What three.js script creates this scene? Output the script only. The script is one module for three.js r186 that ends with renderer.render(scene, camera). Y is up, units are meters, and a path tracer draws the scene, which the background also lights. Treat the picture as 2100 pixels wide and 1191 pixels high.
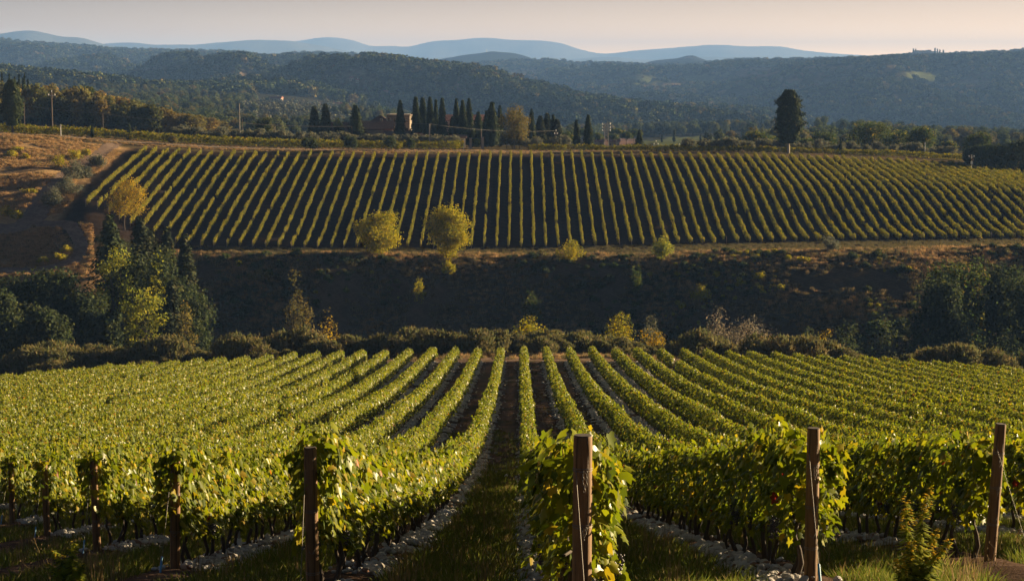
import * as THREE from 'three';
import { mergeGeometries } from 'three/addons/utils/BufferGeometryUtils.js';

// ---------------------------------------------------------------- camera, sky, sun, exposure
const scene = new THREE.Scene();
const EYE = 60, FOC = 4200, PITCH = Math.atan((595.5 - 140) / FOC), YAW = Math.atan(16 / FOC);
const camera = new THREE.PerspectiveCamera(2 * Math.atan(595.5 / FOC) * 180 / Math.PI, 2100 / 1191, 0.5, 60000);
camera.position.set(0, EYE, 0);
camera.rotation.order = 'YXZ';
camera.rotation.set(-PITCH, YAW, 0);
camera.updateMatrixWorld(true);

const renderer = new THREE.WebGLRenderer({ antialias: true });
renderer.toneMapping = THREE.LinearToneMapping;
renderer.toneMappingExposure = 3.6;
renderer.shadowMap.enabled = true;

const SUN_AZ = 60 * Math.PI / 180, SUN_EL = 11.5 * Math.PI / 180;      // to the right of the view and a little ahead, low
const sunDir = new THREE.Vector3(Math.sin(SUN_AZ) * Math.cos(SUN_EL), Math.sin(SUN_EL), -Math.cos(SUN_AZ) * Math.cos(SUN_EL));
const sun = new THREE.DirectionalLight(new THREE.Color().setRGB(1.0, 0.76, 0.44), 5.0);
sun.name = 'sun';
sun.position.copy(sunDir).multiplyScalar(900).add(new THREE.Vector3(0, 30, -300));
sun.target.position.set(0, 30, -300);
sun.castShadow = true;
sun.shadow.radius = 1.2;
sun.shadow.mapSize.set(4096, 4096);
Object.assign(sun.shadow.camera, { left: -420, right: 420, top: 300, bottom: -300, near: 10, far: 2500 });
scene.add(sun, sun.target);

{ // evening sky: peach haze low down, deep blue overhead, brighter on the sun's side
  const W = 256, H = 1024, data = new Float32Array(W * H * 4);
  const lerp3 = (a, b, t) => a.map((v, i) => v + (b[i] - v) * t), ss = (a, b, x) => { const t = Math.min(1, Math.max(0, (x - a) / (b - a))); return t * t * (3 - 2 * t); };
  for (let r = 0; r < H; r++) {
    const el = ((r + 0.5) / H - 0.5) * Math.PI, e = Math.max(0, el) * 180 / Math.PI;
    for (let c = 0; c < W; c++) {
      const az = ((c + 0.5) / W - 0.5) * 2 * Math.PI;
      const d = new THREE.Vector3(Math.cos(el) * Math.cos(az), Math.sin(el), Math.cos(el) * Math.sin(az));
      const toward = Math.pow(0.5 + 0.5 * d.dot(sunDir), 2.2), side = Math.max(0.35, -0.25 + 2.3 * toward), dust = Math.exp(-e / 0.8);
      const low = [0.148 + 1.22 * dust, 0.125 + 0.57 * dust, 0.098 + 0.11 * dust].map((v) => v * side);
      const mid = lerp3([0.015, 0.022, 0.037], [0.047, 0.044, 0.042], toward);
      const zen = [0.0045, 0.009, 0.020];
      let col = lerp3(low, mid, ss(1.5, 16, e));
      col = lerp3(col, zen, ss(10, 65, e));
      for (let k = 0; k < 3; k++) data[(r * W + c) * 4 + k] = col[k];
      data[(r * W + c) * 4 + 3] = 1;
    }
  }
  const t = new THREE.DataTexture(data, W, H, THREE.RGBAFormat, THREE.FloatType);
  t.mapping = THREE.EquirectangularReflectionMapping;
  t.magFilter = t.minFilter = THREE.LinearFilter;
  t.needsUpdate = true;
  scene.background = t;
  scene.environment = t;
}
scene.fog = new THREE.FogExp2(new THREE.Color().setRGB(0.22, 0.43, 0.95), 0.00008);

// ---------------------------------------------------------------- helpers
function rng(seed) { let s = (seed * 2654435761) >>> 0; return () => { s = (s + 0x6d2b79f5) | 0; let t = Math.imul(s ^ (s >>> 15), 1 | s); t = (t + Math.imul(t ^ (t >>> 7), 61 | t)) ^ t; return ((t ^ (t >>> 14)) >>> 0) / 4294967296; }; }
const clamp = (x, a = 0, b = 1) => Math.min(b, Math.max(a, x)), mix = (a, b, t) => a + (b - a) * t;
const smooth = (a, b, x) => { const t = clamp((x - a) / (b - a)); return t * t * (3 - 2 * t); };
function hash2(i, j) { let h = Math.imul(i | 0, 374761393) + Math.imul(j | 0, 668265263) | 0; h = Math.imul(h ^ (h >>> 13), 1274126177); return ((h ^ (h >>> 16)) >>> 0) / 4294967296; }
function noise2(x, y) { const i = Math.floor(x), j = Math.floor(y), u = x - i, v = y - j, a = u * u * (3 - 2 * u), b = v * v * (3 - 2 * v); return mix(mix(hash2(i, j), hash2(i + 1, j), a), mix(hash2(i, j + 1), hash2(i + 1, j + 1), a), b) * 2 - 1; }
function fbm(x, y, n = 4) { let s = 0, a = 0.5; for (let k = 0; k < n; k++) { s += a * noise2(x + k * 17.3, y - k * 9.1); x *= 2.03; y *= 2.03; a *= 0.5; } return s; }
// a smooth curve through points [[x, y], ...] that never overshoots
function curve(pts) {
  const n = pts.length, X = pts.map((p) => p[0]), Y = pts.map((p) => p[1]), d = [], m = [];
  for (let i = 0; i < n - 1; i++) d.push((Y[i + 1] - Y[i]) / (X[i + 1] - X[i]));
  for (let i = 0; i < n; i++) m.push(i === 0 ? d[0] ?? 0 : i === n - 1 ? d[n - 2] : d[i - 1] * d[i] <= 0 ? 0 : 2 / (1 / d[i - 1] + 1 / d[i]));
  return (x) => {
    if (n === 1) return Y[0];
    if (x <= X[0]) return Y[0];
    if (x >= X[n - 1]) return Y[n - 1];
    let i = 0; while (x > X[i + 1]) i++;
    const h = X[i + 1] - X[i], t = (x - X[i]) / h, t2 = t * t, t3 = t2 * t;
    return Y[i] * (2 * t3 - 3 * t2 + 1) + m[i] * h * (t3 - 2 * t2 + t) + Y[i + 1] * (3 * t2 - 2 * t3) + m[i + 1] * h * (t3 - t2);
  };
}
const slopeOf = (py) => Math.tan(Math.atan((595.5 - py) / FOC) - PITCH);      // rise over distance of the line of sight at a picture row
const tmp = new THREE.Vector3();
function at(px, py, D) { tmp.set((px - 1050) / FOC, (595.5 - py) / FOC, -1).applyQuaternion(camera.quaternion); const k = D / -tmp.z; return new THREE.Vector3(tmp.x * k, EYE + tmp.y * k, -D); }
function project(x, y, z) { const v = new THREE.Vector3(x, y - EYE, z).applyQuaternion(camera.quaternion.clone().invert()); return [1050 + FOC * v.x / -v.z, 595.5 - FOC * v.y / -v.z]; }

const taken = new Map();
function numbered(name) { const n = taken.get(name) ?? 0; taken.set(name, n + 1); return n ? name + '_' + String(n).padStart(3, '0') : name; }
function tag(o, label, category, group, kind) { if (label) o.userData.label = label; if (category) o.userData.category = category; if (group) o.userData.group = group; if (kind) o.userData.kind = kind; return o; }
function thing(name, label, category, group, pos) { const o = new THREE.Group(); o.name = numbered(name); if (pos) o.position.copy(pos); tag(o, label, category, group); scene.add(o); return o; }
function part(name, geo, mat, parent) { const m = new THREE.Mesh(geo, mat); m.name = name; m.castShadow = m.receiveShadow = true; parent.add(m); return m; }
function struct(name, geo, mat) { const m = part(numbered(name), geo, mat, scene); m.userData.kind = 'structure'; return m; }
function copies(name, geo, mat, mats, parent, colors) {
  const m = new THREE.InstancedMesh(geo, mat, mats.length); m.name = name; m.castShadow = m.receiveShadow = true;
  mats.forEach((q, i) => m.setMatrixAt(i, q));
  if (colors) colors.forEach((c, i) => m.setColorAt(i, c));
  m.userData.kind = 'stuff'; parent.add(m); return m;
}
const ordinal = (n) => n + (n % 100 > 10 && n % 100 < 14 ? 'th' : ['th', 'st', 'nd', 'rd'][n % 10] ?? 'th');
const rgb = (r, g, b) => new THREE.Color().setRGB(r, g, b);

// triangles with colour and uv
class Geo {
  constructor() { this.p = []; this.n = []; this.c = []; this.u = []; this.i = []; }
  vert(x, y, z, nx, ny, nz, r = 1, g = 1, b = 1, u = 0, v = 0) { this.p.push(x, y, z); this.n.push(nx, ny, nz); this.c.push(r, g, b); this.u.push(u, v); return this.p.length / 3 - 1; }
  tri(a, b, c) { this.i.push(a, b, c); }
  done() {
    const g = new THREE.BufferGeometry();
    g.setAttribute('position', new THREE.Float32BufferAttribute(this.p, 3));
    g.setAttribute('normal', new THREE.Float32BufferAttribute(this.n, 3));
    g.setAttribute('color', new THREE.Float32BufferAttribute(this.c, 3));
    g.setAttribute('uv', new THREE.Float32BufferAttribute(this.u, 2));
    g.setIndex(this.i);
    return g;
  }
}
// a leaf: outline points (w across, l along) in the leaf's plane, folded along its midrib. pos, n (facing), t (tip direction) are arrays
const LOBED = [[0, 0.06], [-0.26, -0.06], [-0.50, 0.10], [-0.37, 0.30], [-0.53, 0.55], [-0.21, 0.60], [0, 1.0], [0.21, 0.60], [0.53, 0.55], [0.37, 0.30], [0.50, 0.10], [0.26, -0.06]];
const SIMPLE = [[0, 0], [-0.46, 0.30], [0, 1.0], [0.46, 0.30]];
const NARROW = [[0, 0], [-0.16, 0.45], [0, 1.0], [0.16, 0.45]];
function leaf(g, pos, n, t, size, col, outline = SIMPLE, fold = 0.18) {
  const sx = t[1] * n[2] - t[2] * n[1], sy = t[2] * n[0] - t[0] * n[2], sz = t[0] * n[1] - t[1] * n[0];
  const put = (w, l, h, tw) => {
    const nx = n[0] + sx * tw, ny = n[1] + sy * tw, nz = n[2] + sz * tw, q = 1 / Math.hypot(nx, ny, nz);
    return g.vert(pos[0] + (sx * w + t[0] * l + n[0] * h) * size, pos[1] + (sy * w + t[1] * l + n[1] * h) * size, pos[2] + (sz * w + t[2] * l + n[2] * h) * size, nx * q, ny * q, nz * q, col[0], col[1], col[2], w + 0.5, l);
  };
  if (outline.length === 4) {
    const a = put(0, 0, 0, 0), b = put(outline[1][0], outline[1][1], -fold * 0.5, -fold * 1.4), c = put(0, 1, -fold * 0.6, 0), d = put(outline[3][0], outline[3][1], -fold * 0.5, fold * 1.4);
    g.tri(a, c, b); g.tri(a, d, c);
  } else {
    const m = put(0, 0.32, 0, 0), ids = outline.map(([w, l]) => put(w, l, -fold * (Math.abs(w) * 0.9 + l * l * 0.5), w * fold * 3));
    for (let k = 0; k < ids.length; k++) g.tri(m, ids[(k + 1) % ids.length], ids[k]);
  }
}
function frame(R, nx, ny, nz, tx, ty, tz) { // orthonormal facing and tip direction
  let q = 1 / Math.hypot(nx, ny, nz); const n = [nx * q, ny * q, nz * q];
  const d = tx * n[0] + ty * n[1] + tz * n[2]; let t = [tx - d * n[0], ty - d * n[1], tz - d * n[2]]; q = Math.hypot(...t);
  if (q < 1e-3) t = [n[1], -n[0], 0.001], q = Math.hypot(...t);
  return [n, t.map((v) => v / q)];
}
const pick = (R, pal) => { let s = R() * pal.total; for (const e of pal) { s -= e[0]; if (s <= 0) return e; } return pal[0]; };
const palette = (...e) => { e.total = e.reduce((s, v) => s + v[0], 0); return e; };
function tint(R, pal, v = 0.26) { const e = pick(R, pal), k = 1 + (R() * 2 - 1) * v, h = (R() * 2 - 1) * 0.10; return [e[1] * k * (1 + h), e[2] * k, e[3] * k * (1 - h)]; }

// a bent, tapering limb through points
function limb(g, pts, r0, r1, seg = 6, col = [1, 1, 1]) {
  let prev = null, len = 0;
  const axis = new THREE.Vector3(), a = new THREE.Vector3(), b = new THREE.Vector3();
  pts.forEach((p, k) => {
    const q = pts[Math.min(k + 1, pts.length - 1)], o = pts[Math.max(k - 1, 0)];
    axis.set(q[0] - o[0], q[1] - o[1], q[2] - o[2]).normalize();
    a.set(1, 0, 0.3).cross(axis).normalize(); b.copy(axis).cross(a);
    if (k) len += Math.hypot(p[0] - o[0], p[1] - o[1], p[2] - o[2]);
    const r = mix(r0, r1, k / (pts.length - 1)), ring = [];
    for (let s = 0; s <= seg; s++) {
      const w = s / seg * 2 * Math.PI, nx = a.x * Math.cos(w) + b.x * Math.sin(w), ny = a.y * Math.cos(w) + b.y * Math.sin(w), nz = a.z * Math.cos(w) + b.z * Math.sin(w);
      ring.push(g.vert(p[0] + nx * r, p[1] + ny * r, p[2] + nz * r, nx, ny, nz, ...col, s / seg, len));
    }
    if (prev) for (let s = 0; s < seg; s++) { g.tri(prev[s], prev[s + 1], ring[s]); g.tri(prev[s + 1], ring[s + 1], ring[s]); }
    prev = ring;
  });
}
// leaf mass: lobes [x, y, z, rx, ry, rz], n clumps of m leaves near the skin of the lobes
function foliage({ seed, lobes, clumps, per, size, spread = 0.5, pal, outline = SIMPLE, droop = 0.2, up = 0.25, shell = 0.55, g = new Geo() }) {
  const R = rng(seed), vol = lobes.map((l) => Math.pow(l[3] * l[4] * l[5], 2 / 3)), tot = vol.reduce((a, b) => a + b, 0);
  for (let c = 0; c < clumps; c++) {
    let k = 0, s = R() * tot; while (k < lobes.length - 1 && s > vol[k]) s -= vol[k++];
    const l = lobes[k], z = R() * 2 - 1, w = R() * 2 * Math.PI, q = Math.sqrt(1 - z * z), rr = shell + (1 - shell) * Math.sqrt(R());
    const d = [q * Math.cos(w), z, q * Math.sin(w)], o = [l[0] + d[0] * l[3] * rr, l[1] + d[1] * l[4] * rr, l[2] + d[2] * l[5] * rr];
    const base = tint(R, pal, 0.2);
    for (let m = 0; m < per; m++) {
      const p = [o[0] + (R() * 2 - 1) * spread, o[1] + (R() * 2 - 1) * spread, o[2] + (R() * 2 - 1) * spread];
      const [n, t] = frame(R, d[0] + (R() * 2 - 1) * 0.9, d[1] + up + (R() * 2 - 1) * 0.9, d[2] + (R() * 2 - 1) * 0.9, d[0] * 0.5 + R() - 0.5, -droop + R() - 0.5, d[2] * 0.5 + R() - 0.5);
      const v = 0.85 + R() * 0.3;
      leaf(g, p, n, t, size * (0.7 + R() * 0.6), base.map((x) => x * v), outline);
    }
  }
  return g;
}

// ---------------------------------------------------------------- textures and materials
function dataTexture(W, H, fn, repeat = [1, 1], srgb = false) {
  const d = new Uint8Array(W * H * 4);
  for (let y = 0; y < H; y++) for (let x = 0; x < W; x++) { const v = fn(x / W, y / H, x, y); for (let k = 0; k < 3; k++) d[(y * W + x) * 4 + k] = clamp(Array.isArray(v) ? v[k] : v) * 255; d[(y * W + x) * 4 + 3] = 255; }
  const t = new THREE.DataTexture(d, W, H); t.wrapS = t.wrapT = THREE.RepeatWrapping; t.magFilter = THREE.LinearFilter; t.minFilter = THREE.LinearFilter; t.repeat.set(...repeat);
  if (srgb) t.colorSpace = THREE.SRGBColorSpace;
  t.needsUpdate = true; return t;
}
const perNoise = (x, y, f, s) => { // repeats every 1
  const P = f, i = Math.floor(x * P), j = Math.floor(y * P), u = x * P - i, v = y * P - j, w = (a) => ((a % P) + P) % P, a = u * u * (3 - 2 * u), b = v * v * (3 - 2 * v);
  return mix(mix(hash2(w(i) + s, w(j)), hash2(w(i + 1) + s, w(j)), a), mix(hash2(w(i) + s, w(j + 1)), hash2(w(i + 1) + s, w(j + 1)), a), b);
};
const perFbm = (x, y, f, s, n = 5) => { let v = 0, a = 0.5, t = 0; for (let k = 0; k < n; k++) { v += a * perNoise(x, y, f, s + k * 31); t += a; a *= 0.6; f *= 2; } return v / t; };
const soilMap = dataTexture(512, 512, (x, y) => { const n = perFbm(x, y, 6, 3, 6), c = perNoise(x, y, 150, 77); return 0.42 + 0.75 * (n - 0.5) + 0.34 * (c - 0.5) + (c > 0.9 ? 0.2 : 0) + 0.25; });
const soilBump = dataTexture(512, 512, (x, y) => 0.6 * perFbm(x, y, 10, 5, 6) + 0.4 * perNoise(x, y, 120, 9));
const barkMap = dataTexture(128, 256, (x, y) => 0.55 + 0.5 * (perNoise(x, y * 0.25, 24, 4) - 0.5) + 0.4 * (perFbm(x, y, 8, 8, 4) - 0.5) + 0.2);
const woodMap = dataTexture(256, 512, (x, y) => { const w = perNoise(x, y, 5, 2) * 0.05, g = perNoise(x + w, y * 0.06, 46, 11), f = perNoise(x, y * 0.12, 110, 21), s = perFbm(x, y, 5, 40, 4), crack = perNoise(x + w, y * 0.04 + 0.3, 30, 61) > 0.87 ? 0.45 : 1; return (0.42 + 0.5 * g * f + 0.45 * (s - 0.5) + 0.22) * crack; });
const mat = (o) => new THREE.MeshStandardMaterial({ roughness: 0.95, ...o });
const earth = (o) => new THREE.MeshPhysicalMaterial({ roughness: 1, specularIntensity: 0, ...o });
const leafMat = (o) => new THREE.MeshPhysicalMaterial({ vertexColors: true, side: THREE.DoubleSide, roughness: 1, transmission: 0.42, thickness: 0, specularIntensity: 0.12, ...o });
const M = {
  vine: leafMat({ name: 'vine leaf', transmission: 0.48, clearcoat: 0.32, clearcoatRoughness: 0.34, specularIntensity: 0.1 }),
  vineFar: leafMat({ name: 'vine leaf seen from afar', transmission: 0.48, specularIntensity: 0.1 }),
  leafBright: leafMat({ name: 'thin autumn leaf', transmission: 0.40, specularIntensity: 0.15 }),
  leaf: leafMat({ name: 'tree leaf', transmission: 0.40 }),
  needle: leafMat({ name: 'needle', transmission: 0.12 }),
  grass: leafMat({ name: 'grass blade', transmission: 0.35 }),
  forest: new THREE.MeshPhysicalMaterial({ name: 'wood crown', vertexColors: true, roughness: 1, specularIntensity: 0, side: THREE.DoubleSide }),
  bark: mat({ name: 'bark', color: rgb(0.11, 0.08, 0.06), map: barkMap, bumpMap: barkMap, bumpScale: 0.02 }),
  vineBark: mat({ name: 'vine bark', color: rgb(0.075, 0.055, 0.045), map: barkMap, bumpMap: barkMap, bumpScale: 0.01 }),
  paleBark: mat({ name: 'pale bark', color: rgb(0.42, 0.38, 0.33), map: barkMap }),
  post: mat({ name: 'post wood', color: rgb(0.25, 0.13, 0.05), map: woodMap, bumpMap: woodMap, bumpScale: 0.006, roughness: 0.8 }),
  postTop: mat({ name: 'post end grain', color: rgb(0.075, 0.05, 0.04), map: soilMap, roughness: 0.9 }),
  wire: mat({ name: 'galvanised wire', color: rgb(0.16, 0.145, 0.13), metalness: 0.6, roughness: 0.6 }),
  sleeve: mat({ name: 'blue sleeve', color: rgb(0.06, 0.26, 0.45), roughness: 0.5 }),
  stone: new THREE.MeshStandardMaterial({ name: 'limestone', color: rgb(0.52, 0.49, 0.46), roughness: 0.95, bumpMap: soilBump, bumpScale: 0.01 }),
  white: mat({ name: 'white paint', color: rgb(0.75, 0.74, 0.70), roughness: 0.6 }),
  metal: mat({ name: 'grey metal', color: rgb(0.4, 0.4, 0.4), metalness: 0.6, roughness: 0.5 }),
  poleWood: mat({ name: 'pole wood', color: rgb(0.22, 0.16, 0.12), map: woodMap }),
  concrete: mat({ name: 'concrete', color: rgb(0.48, 0.45, 0.41), map: soilMap }),
  grape: new THREE.MeshPhysicalMaterial({ name: 'grape skin', color: rgb(0.018, 0.012, 0.03), roughness: 0.45, clearcoat: 0.3, clearcoatRoughness: 0.5 }),
};
const Mx = new THREE.Matrix4(), V = (x, y, z) => new THREE.Vector3(x, y, z);
const place = (p, turn = 0, sx = 1, sy = sx, sz = sx) => new THREE.Matrix4().compose(p, new THREE.Quaternion().setFromEuler(new THREE.Euler(0, turn, 0)), V(sx, sy, sz));
// ---------------------------------------------------------------- the land
// near field: a slope falling away from the camera, easing lower down, a little rounded across
const canopyRow = curve([[14.1, 876], [20.2, 888], [23.3, 897], [33.6, 915], [47.8, 925], [70, 905], [98.6, 867], [113.6, 834], [147, 790], [185, 746], [223, 710], [240, 700]]);
const H14 = -slopeOf(876) * 14.1;
const canopyDrop = (D) => D < 14.1 ? H14 - 0.185 * (14.1 - D) : -slopeOf(canopyRow(D)) * D;
const CANOPY = 1.70;
function fieldY(x, D) {
  const drop = canopyDrop(Math.min(D, 240)) + 0.09 * Math.max(0, D - 240) + CANOPY, far = smooth(60, 220, D);
  return EYE - drop + clamp(x, -30, 30) * 0.028 * (1 - smooth(25, 65, D)) - far * Math.min(x * x, 8000) * (x < 0 ? 0.00088 : 0.00072);
}
// beyond it: [distance over picture column, picture row over picture column] of lines that run across the land
const over = (v) => typeof v === 'number' ? () => v : curve(v);
const KNOTS = [
  [252, [[-300, 785], [0, 765], [400, 738], [1066, 722], [1500, 735], [2100, 765], [2400, 785]]],
  [308, [[-300, 770], [0, 752], [250, 775], [400, 850], [1066, 890], [1700, 860], [2100, 800]]],
  [[[0, 362], [170, 362], [400, 358], [1066, 363], [1400, 359], [1600, 354], [1850, 358], [2100, 372]], [[-300, 645], [0, 645], [170, 655], [300, 735], [400, 800], [1066, 832], [1700, 825], [1900, 795], [2100, 760]]],
  [[[0, 376], [170, 376], [400, 372], [1066, 378], [1400, 374], [1600, 369], [1850, 373], [2100, 386]], [[-300, 565], [0, 578], [170, 582], [300, 660], [400, 688], [1066, 695], [1600, 690], [1800, 672], [2000, 650], [2300, 630]]],
  [[[0, 391], [170, 391], [400, 391], [1066, 400], [1600, 404], [2100, 408]], [[-300, 490], [0, 515], [170, 505], [300, 522], [400, 530], [520, 526], [660, 521], [760, 527], [1066, 526], [1250, 527], [1400, 521], [1500, 517], [1700, 514], [1900, 512], [2100, 506], [2400, 500]]],
  [[[0, 403], [170, 403], [400, 396], [1066, 409], [1600, 424], [2100, 434]], [[-300, 440], [0, 466], [120, 452], [170, 444], [230, 462], [300, 490], [400, 513], [800, 513], [1066, 512], [1400, 504], [1700, 497], [2100, 491]]],
  [[[0, 440], [300, 437], [1066, 456], [1800, 487], [2100, 495]], [[-300, 335], [0, 355], [170, 362], [230, 370], [300, 388], [400, 402], [700, 407], [1066, 404], [1500, 388], [1800, 383], [2100, 386]]],
  [[[0, 470], [300, 478], [700, 490], [1066, 503], [1500, 525], [1800, 545], [2100, 552]], [[-300, 300], [0, 294], [200, 302], [300, 309], [500, 318], [700, 320], [1066, 320], [1500, 322], [1800, 331], [2000, 345], [2100, 356], [2300, 366]]],
  [[[0, 481], [300, 489], [700, 500], [1066, 513], [1500, 535], [1800, 556], [2100, 562]], [[-300, 268], [0, 275], [200, 286], [400, 299], [600, 306], [1066, 311], [1500, 315], [1800, 322], [2000, 334], [2100, 344]]],
  [[[0, 535], [1066, 572], [2100, 618]], [[-300, 242], [0, 258], [200, 268], [400, 281], [600, 292], [800, 297], [1066, 301], [1500, 307], [1800, 312], [2100, 318]]],
  [640, [[-300, 240], [0, 254], [200, 266], [400, 282], [600, 295], [1066, 300], [1500, 307], [2100, 317]]],
  [760, [[-300, 240], [0, 256], [200, 272], [400, 287], [600, 302], [1066, 325], [1500, 320], [2100, 332]]],
  [930, [[0, 262], [300, 280], [500, 285], [800, 300], [1066, 300], [1300, 299], [1500, 297], [1700, 302], [2100, 312]]],
  [1232, [[0, 236], [300, 240], [450, 255], [700, 265], [1000, 287], [1300, 286], [1500, 282], [1600, 272], [1700, 268], [1800, 285], [2100, 302]]],
  [1698, [[0, 200], [300, 212], [450, 216], [700, 236], [850, 262], [1000, 282], [1300, 286], [1600, 286], [2100, 301]]],
  [2240, [[0, 158], [200, 164], [400, 178], [600, 197], [700, 214], [850, 252], [1000, 272], [1300, 277], [1600, 283], [1900, 276], [2100, 286]]],
  [2782, [[0, 174], [200, 180], [400, 187], [600, 196], [700, 206], [850, 236], [1000, 256], [1300, 263], [1600, 269], [1900, 263], [2100, 271]]],
  [3480, [[0, 152], [200, 154], [400, 162], [600, 167], [700, 172], [800, 192], [900, 226], [1000, 236], [1300, 226], [1450, 236], [1600, 236], [1800, 216], [1950, 241], [2100, 241]]],
  [4255, [[0, 120], [200, 124], [400, 130], [600, 134], [800, 152], [950, 182], [1100, 182], [1300, 177], [1450, 197], [1600, 182], [1750, 152], [1900, 182], [2100, 201]]],
  [5030, [[0, 98], [200, 108], [400, 114], [600, 119], [800, 130], [950, 152], [1100, 147], [1300, 152], [1500, 157], [1700, 140], [1900, 147], [2100, 161]]],
  [5960, [[-300, 80], [0, 84], [60, 90], [160, 96], [260, 104], [340, 106], [430, 107], [500, 111], [560, 117], [620, 111], [720, 113], [780, 117], [860, 128], [930, 135], [1010, 130], [1060, 127], [1130, 127], [1180, 132], [1260, 134], [1330, 138], [1420, 137], [1480, 130], [1540, 127], [1640, 126], [1760, 122], [1860, 116], [1920, 115], [2000, 112], [2100, 106], [2400, 98]]],
  [7820, 165],
].map(([d, y]) => [over(d), over(y)]);
function landProfile(px) {
  const x236 = (px - 1066) * 236 / FOC;
  const pts = [[236, fieldY(x236, 236) - EYE], ...KNOTS.map(([d, y]) => { const D = d(px); return [D, slopeOf(y(px)) * D]; })];
  return curve(pts);
}
const ridgeRow = KNOTS.at(-2)[1];
// spurs that run down from the far ridge: [column, distance] at either end, half width and height in metres
const SPURS = [[1255, 4700, 1560, 2900, 190, 62], [1790, 4300, 1850, 3000, 230, 72], [640, 4200, 850, 2500, 170, 50], [2050, 4600, 2160, 3000, 200, 60], [300, 4400, 470, 3000, 190, 45], [980, 5000, 1130, 3300, 200, 55], [1480, 5000, 1640, 3900, 150, 45], [560, 4600, 620, 3400, 130, 40]].map(([p, d, q, e, w, A]) => [(p - 1066) * d / FOC, d, (q - 1066) * e / FOC, e, w, A]);
const PXS = [], DS = [];
for (let p = -2600; p < -500; p += 100) PXS.push(p);
for (let p = -500; p <= 2600; p += 12) PXS.push(p);
for (let p = 2650; p <= 4700; p += 100) PXS.push(p);
for (let d = 236; d < 520; d += 1.6) DS.push(d);
for (let d = 520; d < 1000; d += 7) DS.push(d);
for (let d = 1000; d < 7820; d *= 1.011) DS.push(d);
DS.push(7820);
const land = new Float32Array(PXS.length * DS.length);
PXS.forEach((px, i) => {
  const f = landProfile(px), crest = curve([[560, 0], [900, 3], [1700, 16], [2700, 62], [4600, 72], [5500, 16], [5960, 2], [7000, 6]]);
  DS.forEach((D, j) => {
    const x = (px - 1066) * D / FOC;
    let h = f(D);
    h += D < 400 ? 0.25 * fbm(x / 5, D / 5, 3) * smooth(240, 262, D) : D < 470 ? 0 : 0;
    if (px < 330 && D > 385 && D < 500) h += smooth(330, 180, px) * (1.0 * fbm(x / 13, D / 13, 3)) * smooth(385, 395, D) * smooth(500, 478, D);
    if (D > 560) { const w = fbm(x / 620 + 5.2, D / 900 + 1.7, 2) * 0.9; h += crest(D) * 1.8 * (0.9 * fbm(x / 520 + w + (D / 1400), D / 900, 3) - 0.35 * Math.abs(noise2(x / 260 + w * 2, D / 620))); }
    if (D > 1200 && D < 5700) for (const [xa, da, xb, db, w, A] of SPURS) { const ux = xb - xa, ud = db - da, t = clamp(((x - xa) * ux + (D - da) * ud) / (ux * ux + ud * ud)), q = Math.hypot(x - xa - ux * t, (D - da - ud * t)) / w; if (q < 2.4) h += A * (1 - 0.45 * t) * Math.exp(-q * q) * (1 + 0.25 * noise2(x / 70, D / 70)); }
    if (D > 1100 && D < 5900) { const cap = slopeOf(ridgeRow(px) + 3 + 9 * (1 - D / 5900)) * D; if (h > cap - 12) h = cap - 12 * Math.exp(-(h - cap + 12) / 12); }
    land[i * DS.length + j] = EYE + h;
  });
});
function bracket(a, v) { let lo = 0, hi = a.length - 1; if (v <= a[0]) return [0, 0]; if (v >= a[hi]) return [hi - 1, 1]; while (hi - lo > 1) { const m = (lo + hi) >> 1; if (a[m] <= v) lo = m; else hi = m; } return [lo, (v - a[lo]) / (a[hi] - a[lo])]; }
function groundY(x, D) {
  if (D <= 236) return fieldY(x, D);
  const [i, u] = bracket(PXS, 1066 + FOC * x / D), [j, v] = bracket(DS, D), n = DS.length, k = i * n + j;
  return mix(mix(land[k], land[k + 1], v), mix(land[k + n], land[k + n + 1], v), u);
}
const ground = (x, D) => V(x, groundY(x, D), -D);
const onLand = (px, D) => ground((px - 1066) * D / FOC, D);
const shown = (x, y, D) => { // not behind nearer land
  for (let d = 470; d < D * 0.985; d *= 1.02) if (groundY(x * d / D, d) > EYE + (y - EYE) * d / D) return false;
  return true;
};
// clearings on the hills, by where they show: [column, row, half width, half height, kind]
const CLEARINGS = [[440, 208, 52, 13, 'soil'], [620, 224, 140, 14, 'grove'], [480, 158, 30, 8, 'straw'], [1085, 150, 44, 7, 'grove'], [1500, 190, 40, 7, 'straw'], [1640, 168, 46, 6, 'soil'], [1990, 175, 50, 8, 'grove'], [1850, 200, 34, 6, 'straw'], [940, 168, 30, 6, 'straw'], [600, 246, 130, 14, 'grove'], [720, 262, 70, 10, 'soil'], [500, 152, 34, 12, 'grove'], [725, 158, 48, 16, 'grove'], [750, 176, 50, 8, 'grove'], [690, 205, 30, 4, 'straw'], [1550, 153, 62, 11, 'soil'], [1700, 141, 60, 8, 'straw'], [1360, 178, 44, 8, 'straw'], [1190, 142, 40, 10, 'vines'], [1320, 165, 40, 10, 'vines'], [1430, 165, 50, 12, 'vines'], [1900, 157, 50, 8, 'vines'], [1830, 137, 28, 3, 'straw'], [1430, 292, 110, 12, 'vines'], [1260, 290, 50, 8, 'soil'], [1700, 269, 60, 8, 'vines'], [700, 122, 60, 6, 'vines'], [330, 145, 40, 6, 'grove'], [1950, 268, 110, 6, 'dull'], [860, 300, 200, 12, 'dull'], [300, 232, 500, 1, 'none']];
function clearing(px, py) { for (const c of CLEARINGS) { const a = (px - c[0]) / c[2], b = (py - c[1]) / c[3]; if (a * a + b * b < 1 + 0.5 * noise2(px / 9, py / 5)) return c[4]; } return null; }
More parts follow.
